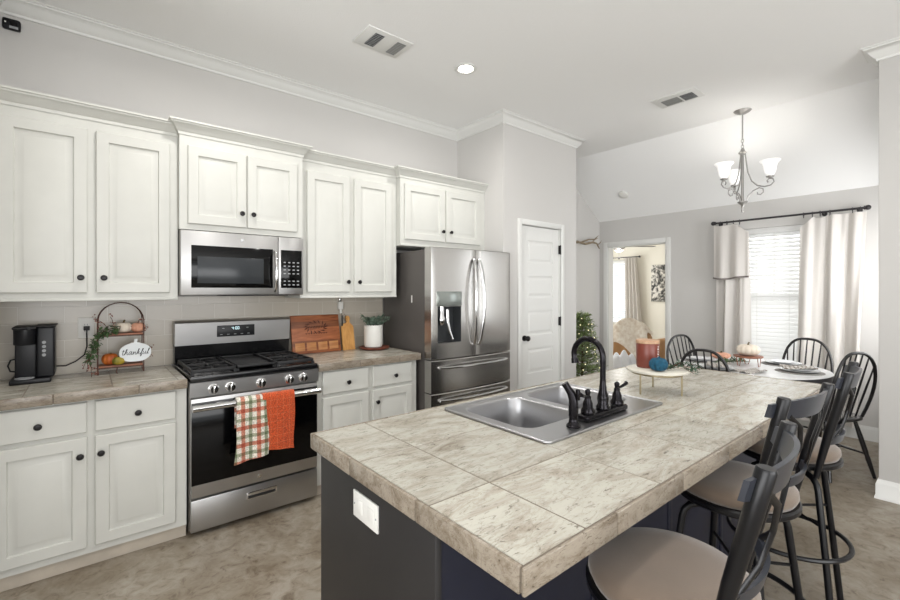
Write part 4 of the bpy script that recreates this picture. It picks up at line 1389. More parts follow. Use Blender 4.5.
# plant on round tray
ty = tag(MB().lathe([(.100, CT), (.104, CT + .003), (.105, CT + .008), (.128, CT + .012), (.132, CT + .020), (.126, CT + .022), (.120, CT + .018), (0, CT + .018)], (1.905, 3.335, 0), 32).build('round_tray', M['mahog']),
         'round reddish wooden tray under the white potted plant', 'tray')
pt = thing('potted_plant', 'leafy succulent in a white ceramic pot on a round wooden tray', 'plant', (1.90, 3.34, CT + .0185))
z0 = CT + .0185
b = MB(); b.lathe([(.066, z0), (.074, z0 + .006), (.079, z0 + .03), (.080, z0 + .185), (.077, z0 + .188), (.073, z0 + .184), (.072, z0 + .160), (0, z0 + .160)], (1.90, 3.34, 0), 32); b.build('pot', M['pot'], pt)
b = MB(); b.lathe([(.0715, z0 + .1605), (.070, z0 + .170), (0, z0 + .173)], (1.90, 3.34, 0), 20); b.build('soil', M['soil'], pt)
lv = MB(); rnd = random.Random(9)
for k in range(70):
    a = rnd.uniform(0, 2 * PI); r0 = rnd.uniform(.0, .055)
    p = (1.905 + r0 * math.cos(a), 3.34 + r0 * math.sin(a), z0 + .175 + rnd.uniform(0, .035))
    lv.leaf(p, (math.cos(a) * .9, math.sin(a) * .9, rnd.uniform(.5, 1.6)), rnd.uniform(.065, .105), .030)
for k in range(26):
    t = k / 25; p = Vector((1.86 - .095 * t, 3.31 - .02 * t, z0 + .190 + .085 * t))
    a = k * 2.4
    lv.leaf(p, (-.6, math.cos(a) * .8, math.sin(a) * .8 + .3), .036, .017)
for k in range(20):
    t = k / 19; p = Vector((1.94 + .095 * t, 3.31, z0 + .225 + .03 * t - .02 * t * t))
    a = k * 2.4
    lv.leaf(p, (.6, math.cos(a) * .8, math.sin(a) * .8 + .3), .034, .015)
lv.build('leaves', M['succulent'], pt)

# motion camera near the ceiling corner
sc_ = thing('security_camera', 'small black wall camera in the upper left corner below the crown moulding', 'camera', (-.325, 3.52, 2.93))
b = MB(); b.box((-.366, 3.498, 2.895), (-.290, WY - .001, 2.955), .010, 4); b.build('housing', M['blackplastic'], sc_)
b = MB(); b.disc((-.318, 3.495, 2.928), .015, 'y', .010); b.build('lens', M['blackglass'], sc_)
b = MB(); b.disc((-.352, 3.4975, 2.928), .004, 'y', .003, 10); b.build('indicator', M['whiteplastic'], sc_)
b = MB(); b.box((-.336, 3.4970, 2.899), (-.300, 3.4985, 2.912)); b.build('label_plate', M['greyprint'], sc_)

# ================================================================ ISLAND TOP THINGS
stand = thing('tray_stand', 'round cream tray on thin brass legs on the island top', 'tray stand', (2.20, 1.04, .915))
sx0, sy0 = 2.185, 1.035
b = MB(); b.lathe([(.136, 1.018), (.142, 1.021), (.142, 1.029), (.138, 1.031), (0, 1.031)], (sx0, sy0, 0), 40); b.build('tray', M['traytop'], stand)
ring = [(sx0 + .118 * math.cos(a * PI / 12), sy0 + .118 * math.sin(a * PI / 12), 1.013) for a in range(24)]
b = MB(); b.tube(ring, .0045, 6, closed=True, flat=(1.4, .8)); b.build('ring', M['brass'], stand)
for ang in (167, 270, 35):
    a = math.radians(ang)
    x, y = sx0 + .118 * math.cos(a), sy0 + .118 * math.sin(a)
    MB().tube([(x, y, 1.017), (x, y, .9148)], .0042, 8).build('leg', M['brass'], stand)
cd = thing('candle', 'rust coloured glass jar candle with wooden lid on the tray stand', 'candle', (2.19, 1.085, 1.031))
b = MB(); b.lathe([(.050, 1.0315), (.053, 1.036), (.055, 1.148), (.053, 1.152)], (2.19, 1.085, 0), 28); jar = b.build('jar', M['candle'], cd)
b = MB(); b.lathe([(.056, 1.1525), (.056, 1.166), (.054, 1.169), (0, 1.169)], (2.19, 1.085, 0), 28); b.build('lid', M['candlelid'], cd)
b = MB()
fwd = Vector((math.cos(YAW), math.sin(YAW), 0)); rt = Vector((math.sin(YAW), -math.cos(YAW), 0))
for i, h_ in enumerate((.004, .008, .004, .006, .003, .007, .004)):
    a = math.radians(228 + 38)
    px_, py_ = 2.19 + .0545 * math.cos(a), 1.085 + .0545 * math.sin(a)
    b.box((px_ - h_ * .6, py_ - .0012, 1.060 + i * .0125), (px_ + h_ * .6, py_ + .001, 1.067 + i * .0125))
b.build('lettering', M['whiteplastic'], jar)
pumpkin('knit_pumpkin', (2.115, .995, 1.0312), .043, .066, M['pump_blue'], 'teal blue knitted pumpkin beside the candle on the tray stand', stem=.18, ribs=10, sm=M['pump_blue'])
eu = thing('eucalyptus_sprig', 'green eucalyptus sprig hanging off the right side of the tray stand', 'sprig', (2.2, .95, 1.035))
tw = MB(); lf = MB(); rnd = random.Random(4)
for k in range(5):
    pts = [Vector((2.165, .985, 1.036)), Vector((2.20 + k * .006, .955 - k * .004, 1.045 + k * .006)), Vector((2.225 + k * .012, .920 - k * .010 + .01 * (k % 2), 1.040 + k * .004)), Vector((2.225 + k * .015, .88 - k * .004, 1.024 + k * .004))]
    tw.tube(pts, .0013, 5)
    for j in range(22):
        t = rnd.random() * 2.99; i = int(t); p = pts[i].lerp(pts[i + 1], t - i)
        lf.leaf(p, (rnd.uniform(-.4, 1), rnd.uniform(-1, .3), rnd.uniform(-.2, .9)), rnd.uniform(.018, .03), rnd.uniform(.006, .010))
tw.build('stems', M['twig'], eu); lf.build('leaves', M['leafdark'], eu)

# ================================================================ BAR STOOLS
def make_stool():
    r = thing('bar_stool', '', 'bar stool', (0, 0, 0), 'swivel bar stools along the island')
    r['label'] = 'black metal bar stool with tan seat nearest the camera'
    b = MB(); b.lathe([(.160, .706), (.178, .711), (.186, .728), (.184, .744), (.166, .757), (.11, .766), (.05, .769), (0, .7695)], seg=48)
    b.build('seat', M['suede'], r, 60)
    b = MB(); b.lathe([(.155, .684), (.186, .686), (.192, .692), (.192, .704), (.186, .7095), (.155, .7095)], seg=48)
    b.build('seat_rim', M['stool'], r)
    b = MB(); b.lathe([(.09, .645), (.10, .648), (.10, .658), (.09, .662), (.09, .684)], seg=24); b.build('swivel_plate', M['stool'], r)
    for k in range(4):
        a = PI / 4 + k * PI / 2
        pts = [(.05, .650), (.115, .648), (.145, .640), (.162, .622), (.170, .595), (.205, .345), (.246, .010)]
        l = MB(); l.tube([(c_ * math.cos(a), c_ * math.sin(a), z) for c_, z in pts], .0125, 10)
        l.ball((.2465 * math.cos(a), .2465 * math.sin(a), .0125), .0125, seg=8)
        l.build('leg', M['stool'], r)
    b = MB(); b.tube([(.218 * math.cos(2 * PI * i / 40), .218 * math.sin(2 * PI * i / 40), .340) for i in range(40)], .0095, 8, closed=True); b.build('foot_ring', M['stool'], r)
    for k in range(2):
        a = PI / 4 + k * PI / 2
        b = MB(); b.tube([(.188 * math.cos(a), .188 * math.sin(a), .46), (-.188 * math.cos(a), -.188 * math.sin(a), .46)], .006, 6); b.build('cross_brace', M['stool'], r)
    for sx in (-1, 1):
        P = MB(); P.tube([(sx * .168, -.118, .668), (sx * .170, -.130, .73), (sx * .174, -.158, .86), (sx * .179, -.190, .99), (sx * .182, -.216, 1.099), (sx * .182, -.2165, 1.103)],
                         [.010, .0125, .0155, .0175, .0175, .015], 14)
        P.build('back_post', M['stool'], r)

    def rail(name, z, x1, h0, h1, y0, bulge, m, tilt):
        R_ = MB()
        n = 24
        pr = []
        for i in range(n + 1):
            u = -1 + 2 * i / n
            x = x1 * u
            y = y0 - bulge * (1 - u * u)
            h = h0 + (h1 - h0) * (1 - abs(u) ** 2.2)
            pr.append([(x, y - .005 + tilt * -h / 2, z - h / 2), (x, y + .005 + tilt * -h / 2, z - h / 2), (x, y + .005 + tilt * h / 2, z + h / 2), (x, y - .005 + tilt * h / 2, z + h / 2)])
        V = [[R_.v(p) for p in q] for q in pr]
        for a, b2_ in zip(V, V[1:]):
            for k in range(4): R_.f((a[k], a[(k + 1) % 4], b2_[(k + 1) % 4], b2_[k]))
        R_.f(V[0][::-1]); R_.f(V[-1])
        return R_.build(name, m, r, 40)
    rail('top_rail', 1.062, .212, .040, .066, -.186, .050, M['stoolrail'], -.25)
    rail('lower_rail', .815, .172, .026, .034, -.140, .050, M['stoolrail'], -.25)
    for sx in (-1, 1):
        rd_ = MB(); rd_.tube([(sx * .150, -.155, .81), (sx * .08, -.192, .87), (sx * .045, -.210, .93), (sx * .08, -.222, 1.0), (sx * .135, -.212, 1.04)], .0055, 8, flat=(1.5, .6))
        rd_.build('back_rod', M['stool'], r)
    return r


s1 = make_stool()
s2 = copy_tree(s1); s3 = copy_tree(s1)
for s_, x, y, rz, lb in ((s1, 1.087, .487, .139, 'black metal bar stool with round tan seat nearest the camera'),
                         (s2, 1.785, .571, -.104, 'middle one of the three black bar stools with tan seats'),
                         (s3, 2.413, .565, .10, 'black bar stool with tan seat farthest along the island')):
    s_.location = (x, y, 0); s_.rotation_euler = (0, 0, rz); s_['label'] = lb

# ================================================================ DINING SET
TX, TY, TR = 4.43, 1.30, .555
tb = thing('dining_table', 'round dining table with white top and dark edge set for a meal', 'dining table', (TX, TY, 0))
b = MB(); b.lathe([(TR - .02, .690), (TR - .006, .692), (TR - .001, .70), (TR - .001, .7515)], (TX, TY, 0), 64); b.build('table_edge', M['tabledark'], tb)
b = MB(); b.lathe([(TR - .003, .752), (TR, .755), (TR - .004, .760), (0, .760)], (TX, TY, 0), 64); b.build('tabletop', M['table'], tb)
b = MB(); b.lathe([(TR - .16, .66), (TR - .14, .66), (TR - .14, .735), (TR - .16, .735)], (TX, TY, 0), 48); b.build('apron', M['tabledark'], tb)
b = MB(); b.lathe([(.05, .10), (.075, .14), (.05, .22), (.045, .40), (.07, .50), (.05, .58), (.06, .66), (.16, .70), (.16, .735)], (TX, TY, 0), 24); b.build('pedestal', M['tabledark'], tb)
for k in range(4):
    a = k * PI / 2 + .6
    b = MB(); b.tube([(TX + .03 * math.cos(a), TY + .03 * math.sin(a), .17), (TX + .18 * math.cos(a), TY + .18 * math.sin(a), .12), (TX + .34 * math.cos(a), TY + .34 * math.sin(a), .028)], [.035, .028, .024], 8); b.build('foot', M['tabledark'], tb)


def make_chair():
    r = thing('windsor_chair', 'x', 'chair', (0, 0, 0), 'hoop back dining chairs around the table')
    ol = []
    for i in range(40):
        a = 2 * PI * i / 40
        x = .215 * math.copysign(abs(math.cos(a)) ** .62, math.cos(a)); y = .205 * math.copysign(abs(math.sin(a)) ** .66, math.sin(a))
        if y < 0: x *= .94
        ol.append((x, y))
    b = MB()
    L = []
    for sc, z in ((.90, .425), (1.0, .438), (1.0, .452), (.95, .458), (.75, .452), (.4, .449)):
        L.append([b.v((x * sc, y * sc, z)) for x, y in ol])
    for p, q in zip(L, L[1:]):
        for i in range(40): b.f((p[i], p[(i + 1) % 40], q[(i + 1) % 40], q[i]))
    b.f(L[0][::-1]); b.f(L[-1])
    b.build('seat', M['chair'], r, 50)
    def back(x, z):       # recline
        return (x, -.165 - (z - .45) * .24 + .04 * (x / .2) ** 2 * -1 + .04, z)
    hp = []
    W, H0, H1 = .222, .452, .955
    for i in range(29):
        t = i / 28
        a = PI - PI * t
        x = W * math.copysign(abs(math.cos(a)) ** .72, math.cos(a)); s = math.sin(a) ** .9 if math.sin(a) > 0 else 0
        z = H0 + (H1 - H0) * s
        if abs(x) > .16: x *= 1 - .24 * (1 - s) ** 2
        hp.append(back(x, z))
    b = MB(); b.tube(hp, .0115, 10); b.build('hoop', M['chair'], r, 60)
    for i in range(7):
        u = (i - 3) / 3
        x1 = u * .158; x0 = u * .125
        # height of the hoop at x1
        c_ = (abs(x1) / W) ** (1 / .72); s = (max(0, 1 - c_ * c_)) ** .5; zt_ = H0 + (H1 - H0) * s ** .9
        b = MB(); mid = back((x0 + x1) / 2, (.455 + zt_) / 2)
        b.tube([back(x0, .450), mid, back(x1, zt_ - .002)], [.006, .0075, .005], 8); b.build('spindle', M['chair'], r)
    ft = []
    for sx in (-1, 1):
        for sy in (-1, 1):
            top = Vector((sx * .135, sy * .125, .430)); bot = Vector((sx * .205, sy * .215, .004))
            b = MB(); b.tube([top.lerp(bot, t) for t in (0, .12, .3, .55, .62, .68, .9, 1)], [.013, .014, .017, .0175, .0145, .017, .013, .012], 10)
            b.build('leg', M['chair'], r); ft.append((top.lerp(bot, .6)))
    for a, c in ((0, 1), (2, 3)):
        b = MB(); m_ = ft[a].lerp(ft[c], .5); b.tube([ft[a], m_, ft[c]], [.007, .010, .007], 8); b.build('stretcher', M['chair'], r)
    b = MB(); b.tube([ft[0].lerp(ft[1], .5), Vector((0, 0, ft[0].z)), ft[2].lerp(ft[3], .5)], [.007, .010, .007], 8); b.build('stretcher', M['chair'], r)
    return r


c0 = make_chair()
spots = [(3.93, 1.385, -PI / 2, 'dark hoop back chair with its back to the island, near side of table'),
         (4.63, 1.76, PI - .35, 'dark hoop back chair at the left end of the table by the bedroom doorway'),
         (5.05, 1.10, PI / 2 - .1, 'dark hoop back chair on the far side of the table against the window'),
         (4.50, .815, -.50, 'dark hoop back chair at the right end of the table beside the wall corner')]
for i, (x, y, rz, lb) in enumerate(spots):
    c = c0 if i == 0 else copy_tree(c0)
    c.location = (x, y, 0); c.rotation_euler = (0, 0, rz); c['label'] = lb

TZ = .7603
for i, (x, y, lb) in enumerate(((4.43, .95, 'grey plate stack nearest the right-hand chair'), (4.77, 1.14, 'grey plate stack in front of the chair by the window'),
                                (4.07, 1.42, 'grey plate stack nearest the island'), (4.42, 1.68, 'grey plate stack in front of the chair by the bedroom doorway'))):
    pm = tag(MB().lathe([(.160, TZ), (.162, TZ + .002), (.160, TZ + .004), (0, TZ + .004)], (x, y, 0), 36).build('placemat', M['placemat']),
             'round placemat under the ' + lb, 'placemat', 'round placemats on the table')
    z = TZ + .0042
    p = tag(MB().lathe([(.075, z), (.085, z + .004), (.130, z + .014), (.132, z + .017), (.126, z + .016), (.083, z + .008), (0, z + .007)], (x, y, 0), 36).build('dinner_plate', M['plate']),
            lb.replace('grey plate stack', 'lower large grey plate'), 'plate', 'grey dinner plates')
    z += .0095
    p = tag(MB().lathe([(.055, z), (.062, z + .003), (.098, z + .014), (.100, z + .017), (.094, z + .016), (.06, z + .007), (0, z + .006)], (x, y, 0), 36).build('salad_plate', M['plate']),
            lb.replace('grey plate stack', 'upper small grey plate'), 'plate', 'small grey plates')
nap = stripes_mat('napkin_check', (222, 218, 212), [(0, .03, 0, .4, (178, 168, 160)), (1, .03, 0, .4, (178, 168, 160))])
for i, (x, y, rz, lb) in enumerate(((4.40, .95, .5, 'folded checked napkin on the plate nearest the right-hand chair'), (4.13, 1.20, 1.2, 'folded checked napkin lying beside the pumpkin stand'),
                                    (4.04, 1.42, 2.0, 'folded checked napkin on the plate nearest the island'))):
    zb = TZ + (.032 if i != 1 else .001)
    b = MB()
    b.grid(lambda u, v: ((u - .5) * .15 * (1 - .5 * abs(v - .5)), (v - .5) * .22, .012 + .008 * math.sin(u * 9 + v * 5)), 14, 14, .006)
    o = b.build('napkin', nap, None, 60); o.location = (x, y, zb); o.rotation_euler = (0, 0, rz)
    tag(o, lb, 'napkin', 'checked napkins')
ps = thing('wire_cake_stand', 'wooden round on copper wire legs in the middle of the dining table', 'cake stand', (4.38, 1.33, TZ))
b = MB(); b.lathe([(.105, .838), (.110, .842), (.110, .850), (0, .851)], (4.44, 1.31, 0), 36); b.build('top', M['rackwood'], ps)
b = MB()
for k in range(3):
    a = k * 2.094 + .4
    cx, cy = 4.44 + .085 * math.cos(a), 1.31 + .085 * math.sin(a)
    tx_, ty_ = -math.sin(a), math.cos(a)
    b.tube([(cx - tx_ * .03, cy - ty_ * .03, .838), (cx - tx_ * .012, cy - ty_ * .012, TZ + .004), (cx + tx_ * .012, cy + ty_ * .012, TZ + .004), (cx + tx_ * .03, cy + ty_ * .03, .838)], .0028, 6)
b.tube([(4.44 + .085 * math.cos(i * PI / 12), 1.31 + .085 * math.sin(i * PI / 12), .8355) for i in range(24)], .0028, 6, closed=True)
b.build('wire_legs', M['copper'], ps)
pumpkin('pumpkin', (4.44, 1.31, .8512), .088, .100, M['pump_white'], 'large cream white pumpkin on the wire stand in the middle of the table', group='decorative pumpkins', stem=.28, ribs=12, stem_r=.08)
pumpkin('pumpkin', (4.72, 1.62, TZ + .001), .085, .060, M['pump_pink'], 'flat tan pumpkin on the table left of the cream pumpkin', group='decorative pumpkins', stem=.2)
gr_ = thing('table_greenery', 'green leaves lying around the pumpkin stand on the dining table', 'greenery', (4.3, 1.45, TZ))
lf = MB(); tw = MB(); rnd = random.Random(8)
tw.tube([(4.27, 1.46, TZ + .006), (4.40, 1.48, TZ + .012), (4.52, 1.46, TZ + .014), (4.62, 1.38, TZ + .01)], .003, 5)
for k in range(90):
    t = rnd.random()
    x = 4.27 + .35 * t; y = 1.455 + .025 * math.sin(t * PI) - .08 * t * t
    lf.leaf((x + rnd.uniform(-.03, .03), y + rnd.uniform(-.03, .03), TZ + rnd.uniform(.006, .03)), (rnd.uniform(-1, 1), rnd.uniform(-1, 1), rnd.uniform(0, .7)), rnd.uniform(.03, .05), .016)
tw.build('stem', M['twig'], gr_); lf.build('leaves', M['leaf'], gr_)

# ---------------------------------------------------------------- curtain rod, curtains, blind
RXx, RZ = 5.615, 2.190
cr = thing('curtain_rod', 'dark pewter curtain rod with round finials above the dining window', 'curtain rod', (RXx, 1.35, RZ))
MB().tube([(RXx, 1.985, RZ), (RXx, .715, RZ)], .0105, 10).build('pole', M['rod'], cr)
for y in (1.985, .715):
    sgn = 1 if y > 1 else -1
    b = MB(); b.ball((RXx, y + sgn * .022, RZ), .024, seg=14); b.disc((RXx, y + sgn * .0, RZ), .019, 'y', .012); b.build('finial', M['rod'], cr)
for y in (1.955, 1.02, .76):
    b = MB(); b.tube([(RXx, y, RZ), (FX - .004, y, RZ - .01)], .006, 8); b.disc((FX - .004, y, RZ - .01), .022, 'x', .007); b.build('bracket', M['rod'], cr)
for y in (1.93, 1.865, 1.80, 1.74, 1.17, 1.10, 1.04, .965, .80, .745):
    b = MB(); b.tube([(RXx, y + .017 * math.cos(i * PI / 7), RZ - .006 + .018 * math.sin(i * PI / 7)) if False else (RXx + .018 * math.cos(i * PI / 7), y, RZ - .004 + .018 * math.sin(i * PI / 7)) for i in range(14)], .0028, 6, closed=True)
    b.box((RXx - .006, y - .003, RZ - .040), (RXx + .006, y + .003, RZ - .022)); b.build('ring', M['rod'], cr)


def curtain(y_edges_top, y_edges_bot, z1, z0, label, folds, seed, drop=None, amp=.035, edge='', group='linen curtains'):
    """panel hanging from z1 to z0; y goes from edges[0] to edges[1]; drop(u) lowers the top edge between rings"""
    rnd = random.Random(seed)
    ph = rnd.random() * 6
    b = MB()
    def fn(u, v):
        uu = u + .02 * math.sin(u * 13 + ph)
        z = z1 + (drop(u) if drop else 0) * (1 - v) + (z0 - z1) * v
        yt = y_edges_top[0] + (y_edges_top[1] - y_edges_top[0]) * uu
        yb = y_edges_bot[0] + (y_edges_bot[1] - y_edges_bot[0]) * uu
        y = yt + (yb - yt) * (v ** .8)
        a = amp * (.35 + .65 * min(1, v * 1.8))
        x = RXx + .005 + a * math.sin(2 * PI * folds * u + ph + .8 * math.sin(3 * v + ph)) + .008 * math.sin(2 * PI * folds * 2.3 * u + 3 * v)
        return (x, y, z)
    b.grid(fn, 90, 44, .0025)
    o = b.build('curtain', M['curtain'], None, 80)
    return tag(o, label, 'curtain', group)


cl = curtain((1.965, 1.655), (1.985, 1.63), RZ - .035, .03, 'left linen curtain gathered beside the dining window', 2.2, 2, lambda u: -.12 * max(0, u - .55) ** 1.2 * 2)
b = MB()
def vf(u, v):
    y = 1.985 - .340 * u
    z = RZ - .034 - .12 * max(0, u - .6) / .4 - v * (.600 - .12 * max(0, u - .6) / .4) - .012 * math.sin(u * 5)
    return (RXx - .050 - .012 * v + .014 * math.sin(2 * PI * 2.2 * u + 1.3) * (.5 + v), y, z)
b.grid(vf, 50, 16, .003); va = b.build('valance_flap', M['curtain'], cl, 80)
b = MB(); b.tube([(vf(u / 40, 1)[0] - .002, vf(u / 40, 1)[1], vf(u / 40, 1)[2]) for u in range(-1, 42)], .0055, 6, flat=(1.8, .7)); b.build('trim_ribbon', M['curtain_band'], va)
cr1 = curtain((1.20, .985), (1.225, 1.0), RZ - .035, .10, 'inner right linen curtain panel with folded corners touching the window', 1.0, 5, lambda u: -.10 * abs(math.sin(u * PI * 1.0 + PI / 2)) * (1 - u), amp=.022)
cr2 = curtain((.990, .700), (1.02, .770), RZ - .035, .12, 'outer right linen curtain hanging beside the white wall corner', 1.6, 11, None, amp=.042)

bl = thing('window_blind', 'white slatted blind covering the dining window', 'window blind', (FX + .03, 1.31, 2.05))
b = MB(); b.box((FX + .004, WN0 + .006, 2.035), (FX + .055, WN1 - .006, 2.098), .004); b.build('headrail', M['blind'], bl)
b = MB(); z = 2.015
while z > WZ0 + .06:
    b.box((-.0255, WN0 + .010, -.0015), (.0255, WN1 - .010, .0015), .0006, 1, mtx=Matrix.Translation((FX + .030, 0, z)) @ Matrix.Rotation(math.radians(-54), 4, 'Y'))
    z -= .043
b.build('slats', M['blind'], bl)
b = MB(); b.box((FX + .008, WN0 + .010, WZ0 + .012), (FX + .052, WN1 - .010, WZ0 + .034), .003); b.build('bottom_rail', M['blind'], bl)
for y in (1.02, 1.31, 1.60):
    MB().tube([(FX + .003, y, 2.04), (FX + .003, y, WZ0 + .03)], .0012, 5).build('ladder_cord', M['whiteplastic'], bl)
MB().tube([(FX - .004, 1.44, 2.04), (FX - .004, 1.44, 1.42), (FX - .004, 1.445, 1.40)], .0025, 6).build('tilt_wand', M['whiteplastic'], bl)

# ---------------------------------------------------------------- chandelier
cx0, cy0 = 4.66, 1.42
ch = thing('chandelier', 'three-arm brushed metal chandelier with frosted bell shades over the table', 'chandelier', (cx0, cy0, CZ))
b = MB(); b.lathe([(.012, CZ - .035), (.03, CZ - .030), (.06, CZ - .014), (.072, CZ - .001)], (cx0, cy0, 0), 28); b.build('canopy', M['nickel'], ch)
b = MB(); b.tube([(cx0, cy0, CZ - .03), (cx0, cy0, 2.80)], .006, 8); b.build('rod', M['nickel'], ch)
for i in range(3):
    z = 2.792 - i * .026
    b = MB(); b.tube([(cx0 + (.010 * math.cos(a * PI / 6) if i % 2 else 0), cy0 + (0 if i % 2 else .010 * math.cos(a * PI / 6)), z + .017 * math.sin(a * PI / 6)) for a in range(12)], .003, 6, closed=True); b.build('chain_link', M['nickel'], ch)
b = MB(); b.lathe([(.004, 2.13), (.011, 2.15), (.006, 2.17), (.016, 2.20), (.040, 2.225), (.040, 2.232), (.014, 2.238), (.011, 2.26), (.011, 2.66), (.030, 2.675), (.034, 2.685), (.020, 2.70), (.014, 2.72), (.005, 2.73)], (cx0, cy0, 0), 20)
b.build('column', M['nickel'], ch)
for ang in (-85.1, 34.9, 154.9):
    a = math.radians(ang)
    ca, sa = math.cos(a), math.sin(a)
    ZM = lambda z: 2.235 + (z - 2.235) * .774 if z <= 2.5 else 2.440 + (z - 2.5) * 1.343
    P3 = lambda r, z: (cx0 + r * .95 * ca, cy0 + r * .95 * sa, ZM(z))
    arm = MB()
    arm.tube([P3(.022, 2.675), P3(.030, 2.62), P3(.045, 2.54), P3(.075, 2.46), (P3(.120, 2.400)), P3(.175, 2.375), P3(.225, 2.385), P3(.250, 2.42), P3(.240, 2.455), P3(.212, 2.462), P3(.195, 2.440), P3(.205, 2.420)], .0055, 8)
    arm.tube([P3(.030, 2.235), P3(.045, 2.29), P3(.085, 2.345), P3(.135, 2.372), P3(.165, 2.355), P3(.168, 2.315), P3(.145, 2.290), P3(.120, 2.300), P3(.122, 2.322)], .005, 8)
    arm.tube([P3(.220, 2.462), P3(.220, 2.485)], .007, 8)
    ao = arm.build('arm', M['nickel'], ch)
    s = MB(); s.lathe([(.012, 2.470), (.030, 2.478), (.032, 2.486), (.016, 2.492), (.014, 2.53)], (cx0 + .209 * ca, cy0 + .209 * sa, -.055), 20); s.build('cup', M['nickel'], ao)
    s = MB(); s.lathe([(.022, 2.492), (.030, 2.500), (.042, 2.53), (.048, 2.57), (.056, 2.600), (.078, 2.622), (.076, 2.624), (.052, 2.600), (.044, 2.57), (.038, 2.53), (.026, 2.504), (0, 2.498)], (cx0 + .209 * ca, cy0 + .209 * sa, -.055), 32)
    s.build('shade', M['shade'], ao, 60)
    l = bpy.data.lights.new('chandelier_bulb', 'POINT'); l.energy = 0.5; l.shadow_soft_size = .03; l.color = (1, .95, .87)
    lo = bpy.data.objects.new('chandelier_bulb', l); lo.location = (.209 * ca, .209 * sa, 2.535 - CZ); lo.parent = ch; COL.objects.link(lo)


# recessed cans (the visible one and its unseen neighbours)
def can(x, y, label, power):
    r = thing('recessed_light', label, 'ceiling light', (x, y, CZ), 'recessed ceiling lights')
    b = MB(); b.lathe([(.060, CZ - .004), (.064, CZ - .008), (.082, CZ - .005), (.085, CZ - .0008)], (x, y, 0), 36)
    b.lathe([(.060, CZ - .004), (.0601, CZ - .001)], (x, y, 0), 36); b.build('trim_ring', M['trim'], r)
    b = MB(); b.lathe([(.060, CZ - .0035), (.04, CZ - .006), (0, CZ - .007)], (x, y, 0), 32); b.build('lens', M['bulb'], r)
    l = bpy.data.lights.new('recessed_lamp', 'AREA'); l.shape = 'DISK'; l.size = .12; l.energy = power; l.color = (1, .975, .94); l.spread = math.radians(165)
    o = bpy.data.objects.new('recessed_lamp', l); o.location = (0, 0, -.010); o.parent = r; COL.objects.link(o)


can(2.18, 2.46, 'round recessed ceiling light in front of the pantry corner', 9)
can(.55, 2.46, 'round recessed ceiling light above the range, outside the picture', 9)
can(.55, .70, 'round recessed ceiling light above the near end of the island, outside the picture', 9)
can(2.40, .55, 'round recessed ceiling light above the stools, outside the picture', 9)


def vent(x0, x1, y0, y1, label, slots):
    r = thing('ceiling_vent', label, 'air vent', ((x0 + x1) / 2, (y0 + y1) / 2, CZ), 'ceiling air vents')
    b = MB(); b.box((x0, y0, CZ - .009), (x1, y1, CZ - .0005), .003); b.build('frame', M['trim'], r)
    for a0, a1, c0_, c1_, m in slots:
        s = MB(); s.box((a0, c0_, CZ - .0100), (a1, c1_, CZ - .0092)); g_ = s.build('grille_opening', m, r)
        f_ = MB(); n = 9
        for i in range(n + 1):
            y = c0_ + (c1_ - c0_) * i / n
            f_.box((a0, y - .0014, CZ - .0125), (a1, y + .0014, CZ - .0101))
        for i in range(3):
            x = a0 + (a1 - a0) * i / 2
            f_.box((x - .0012, c0_, CZ - .0128), (x + .0012, c1_, CZ - .0126))
        f_.build('fins', M['greyprint'], g_)


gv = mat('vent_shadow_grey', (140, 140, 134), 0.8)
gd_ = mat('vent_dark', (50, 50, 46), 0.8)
vent(1.355, 1.690, 2.43, 2.66, 'white ceiling vent above the range side of the kitchen', [(1.425, 1.490, 2.47, 2.625, gd_), (1.590, 1.655, 2.47, 2.625, gv)])
vent(3.80, 4.03, 1.50, 1.86, 'white ceiling vent near the chandelier', [(3.87, 4.00, 1.665, 1.80, gv), (3.87, 4.00, 1.545, 1.645, gd_)])
# smoke detector on the slope
sd_ = thing('smoke_detector', 'small round white smoke detector on the sloped ceiling', 'smoke detector', (0, 0, 0))
b = MB(); b.lathe([(.062, -.0), (.062, -.014), (.050, -.026), (.020, -.030), (0, -.030)], (0, 0, 0), 28); b.build('cover', M['whiteplastic'], sd_)
b = MB(); b.lathe([(.052, -.0262), (.040, -.0285), (.038, -.0285), (.050, -.0258)], (0, 0, 0), 28); b.build('vent_ring', M['whiteplastic'], sd_)
dxs = 5.34
sd_.location = (dxs, 2.96, CZ - (dxs - CREASE) * .718 - .001)
sd_.rotation_euler = (0, math.atan(.718), 0)

# ---------------------------------------------------------------- antler on the wall, lit tree
an = thing('wall_antler', 'brown branching antler mounted on the wall left of the bedroom doorway', 'antler', (5.35, WY, 2.05))
b = MB()
b.tube([(5.10, 3.50, 2.075), (5.22, 3.45, 2.045), (5.36, 3.43, 2.075), (5.48, 3.44, 2.070), (5.565, 3.46, 2.02), (5.585, 3.46, 2.0)], [.013, .016, .015, .012, .009, .005], 8)
b.tube([(5.16, 3.47, 2.065), (5.26, 3.42, 2.105), (5.38, 3.40, 2.115), (5.45, 3.40, 2.135)], [.010, .010, .008, .003], 8)
b.tube([(5.36, 3.43, 2.075), (5.42, 3.41, 2.14), (5.47, 3.40, 2.175)], [.009, .007, .002], 6)
b.tube([(5.50, 3.44, 2.045), (5.545, 3.42, 2.085), (5.56, 3.41, 2.115)], [.008, .006, .002], 6)
b.tube([(5.12, 3.49, 2.07), (5.10, WY - .002, 2.065)], .02, 8)
b.build('antler', M['antler'], an)
tx0, ty0 = 4.78, 3.20
tree = thing('artificial_tree', 'narrow green artificial tree with tiny white lights behind the pantry wall', 'tree', (tx0, ty0, 0))
b = MB(); b.lathe([(.11, 0), (.13, .01), (.15, .20), (.155, .215), (.14, .215), (.13, .19), (0, .19)], (tx0, ty0, 0), 24); b.build('pot', M['mahog'], tree)
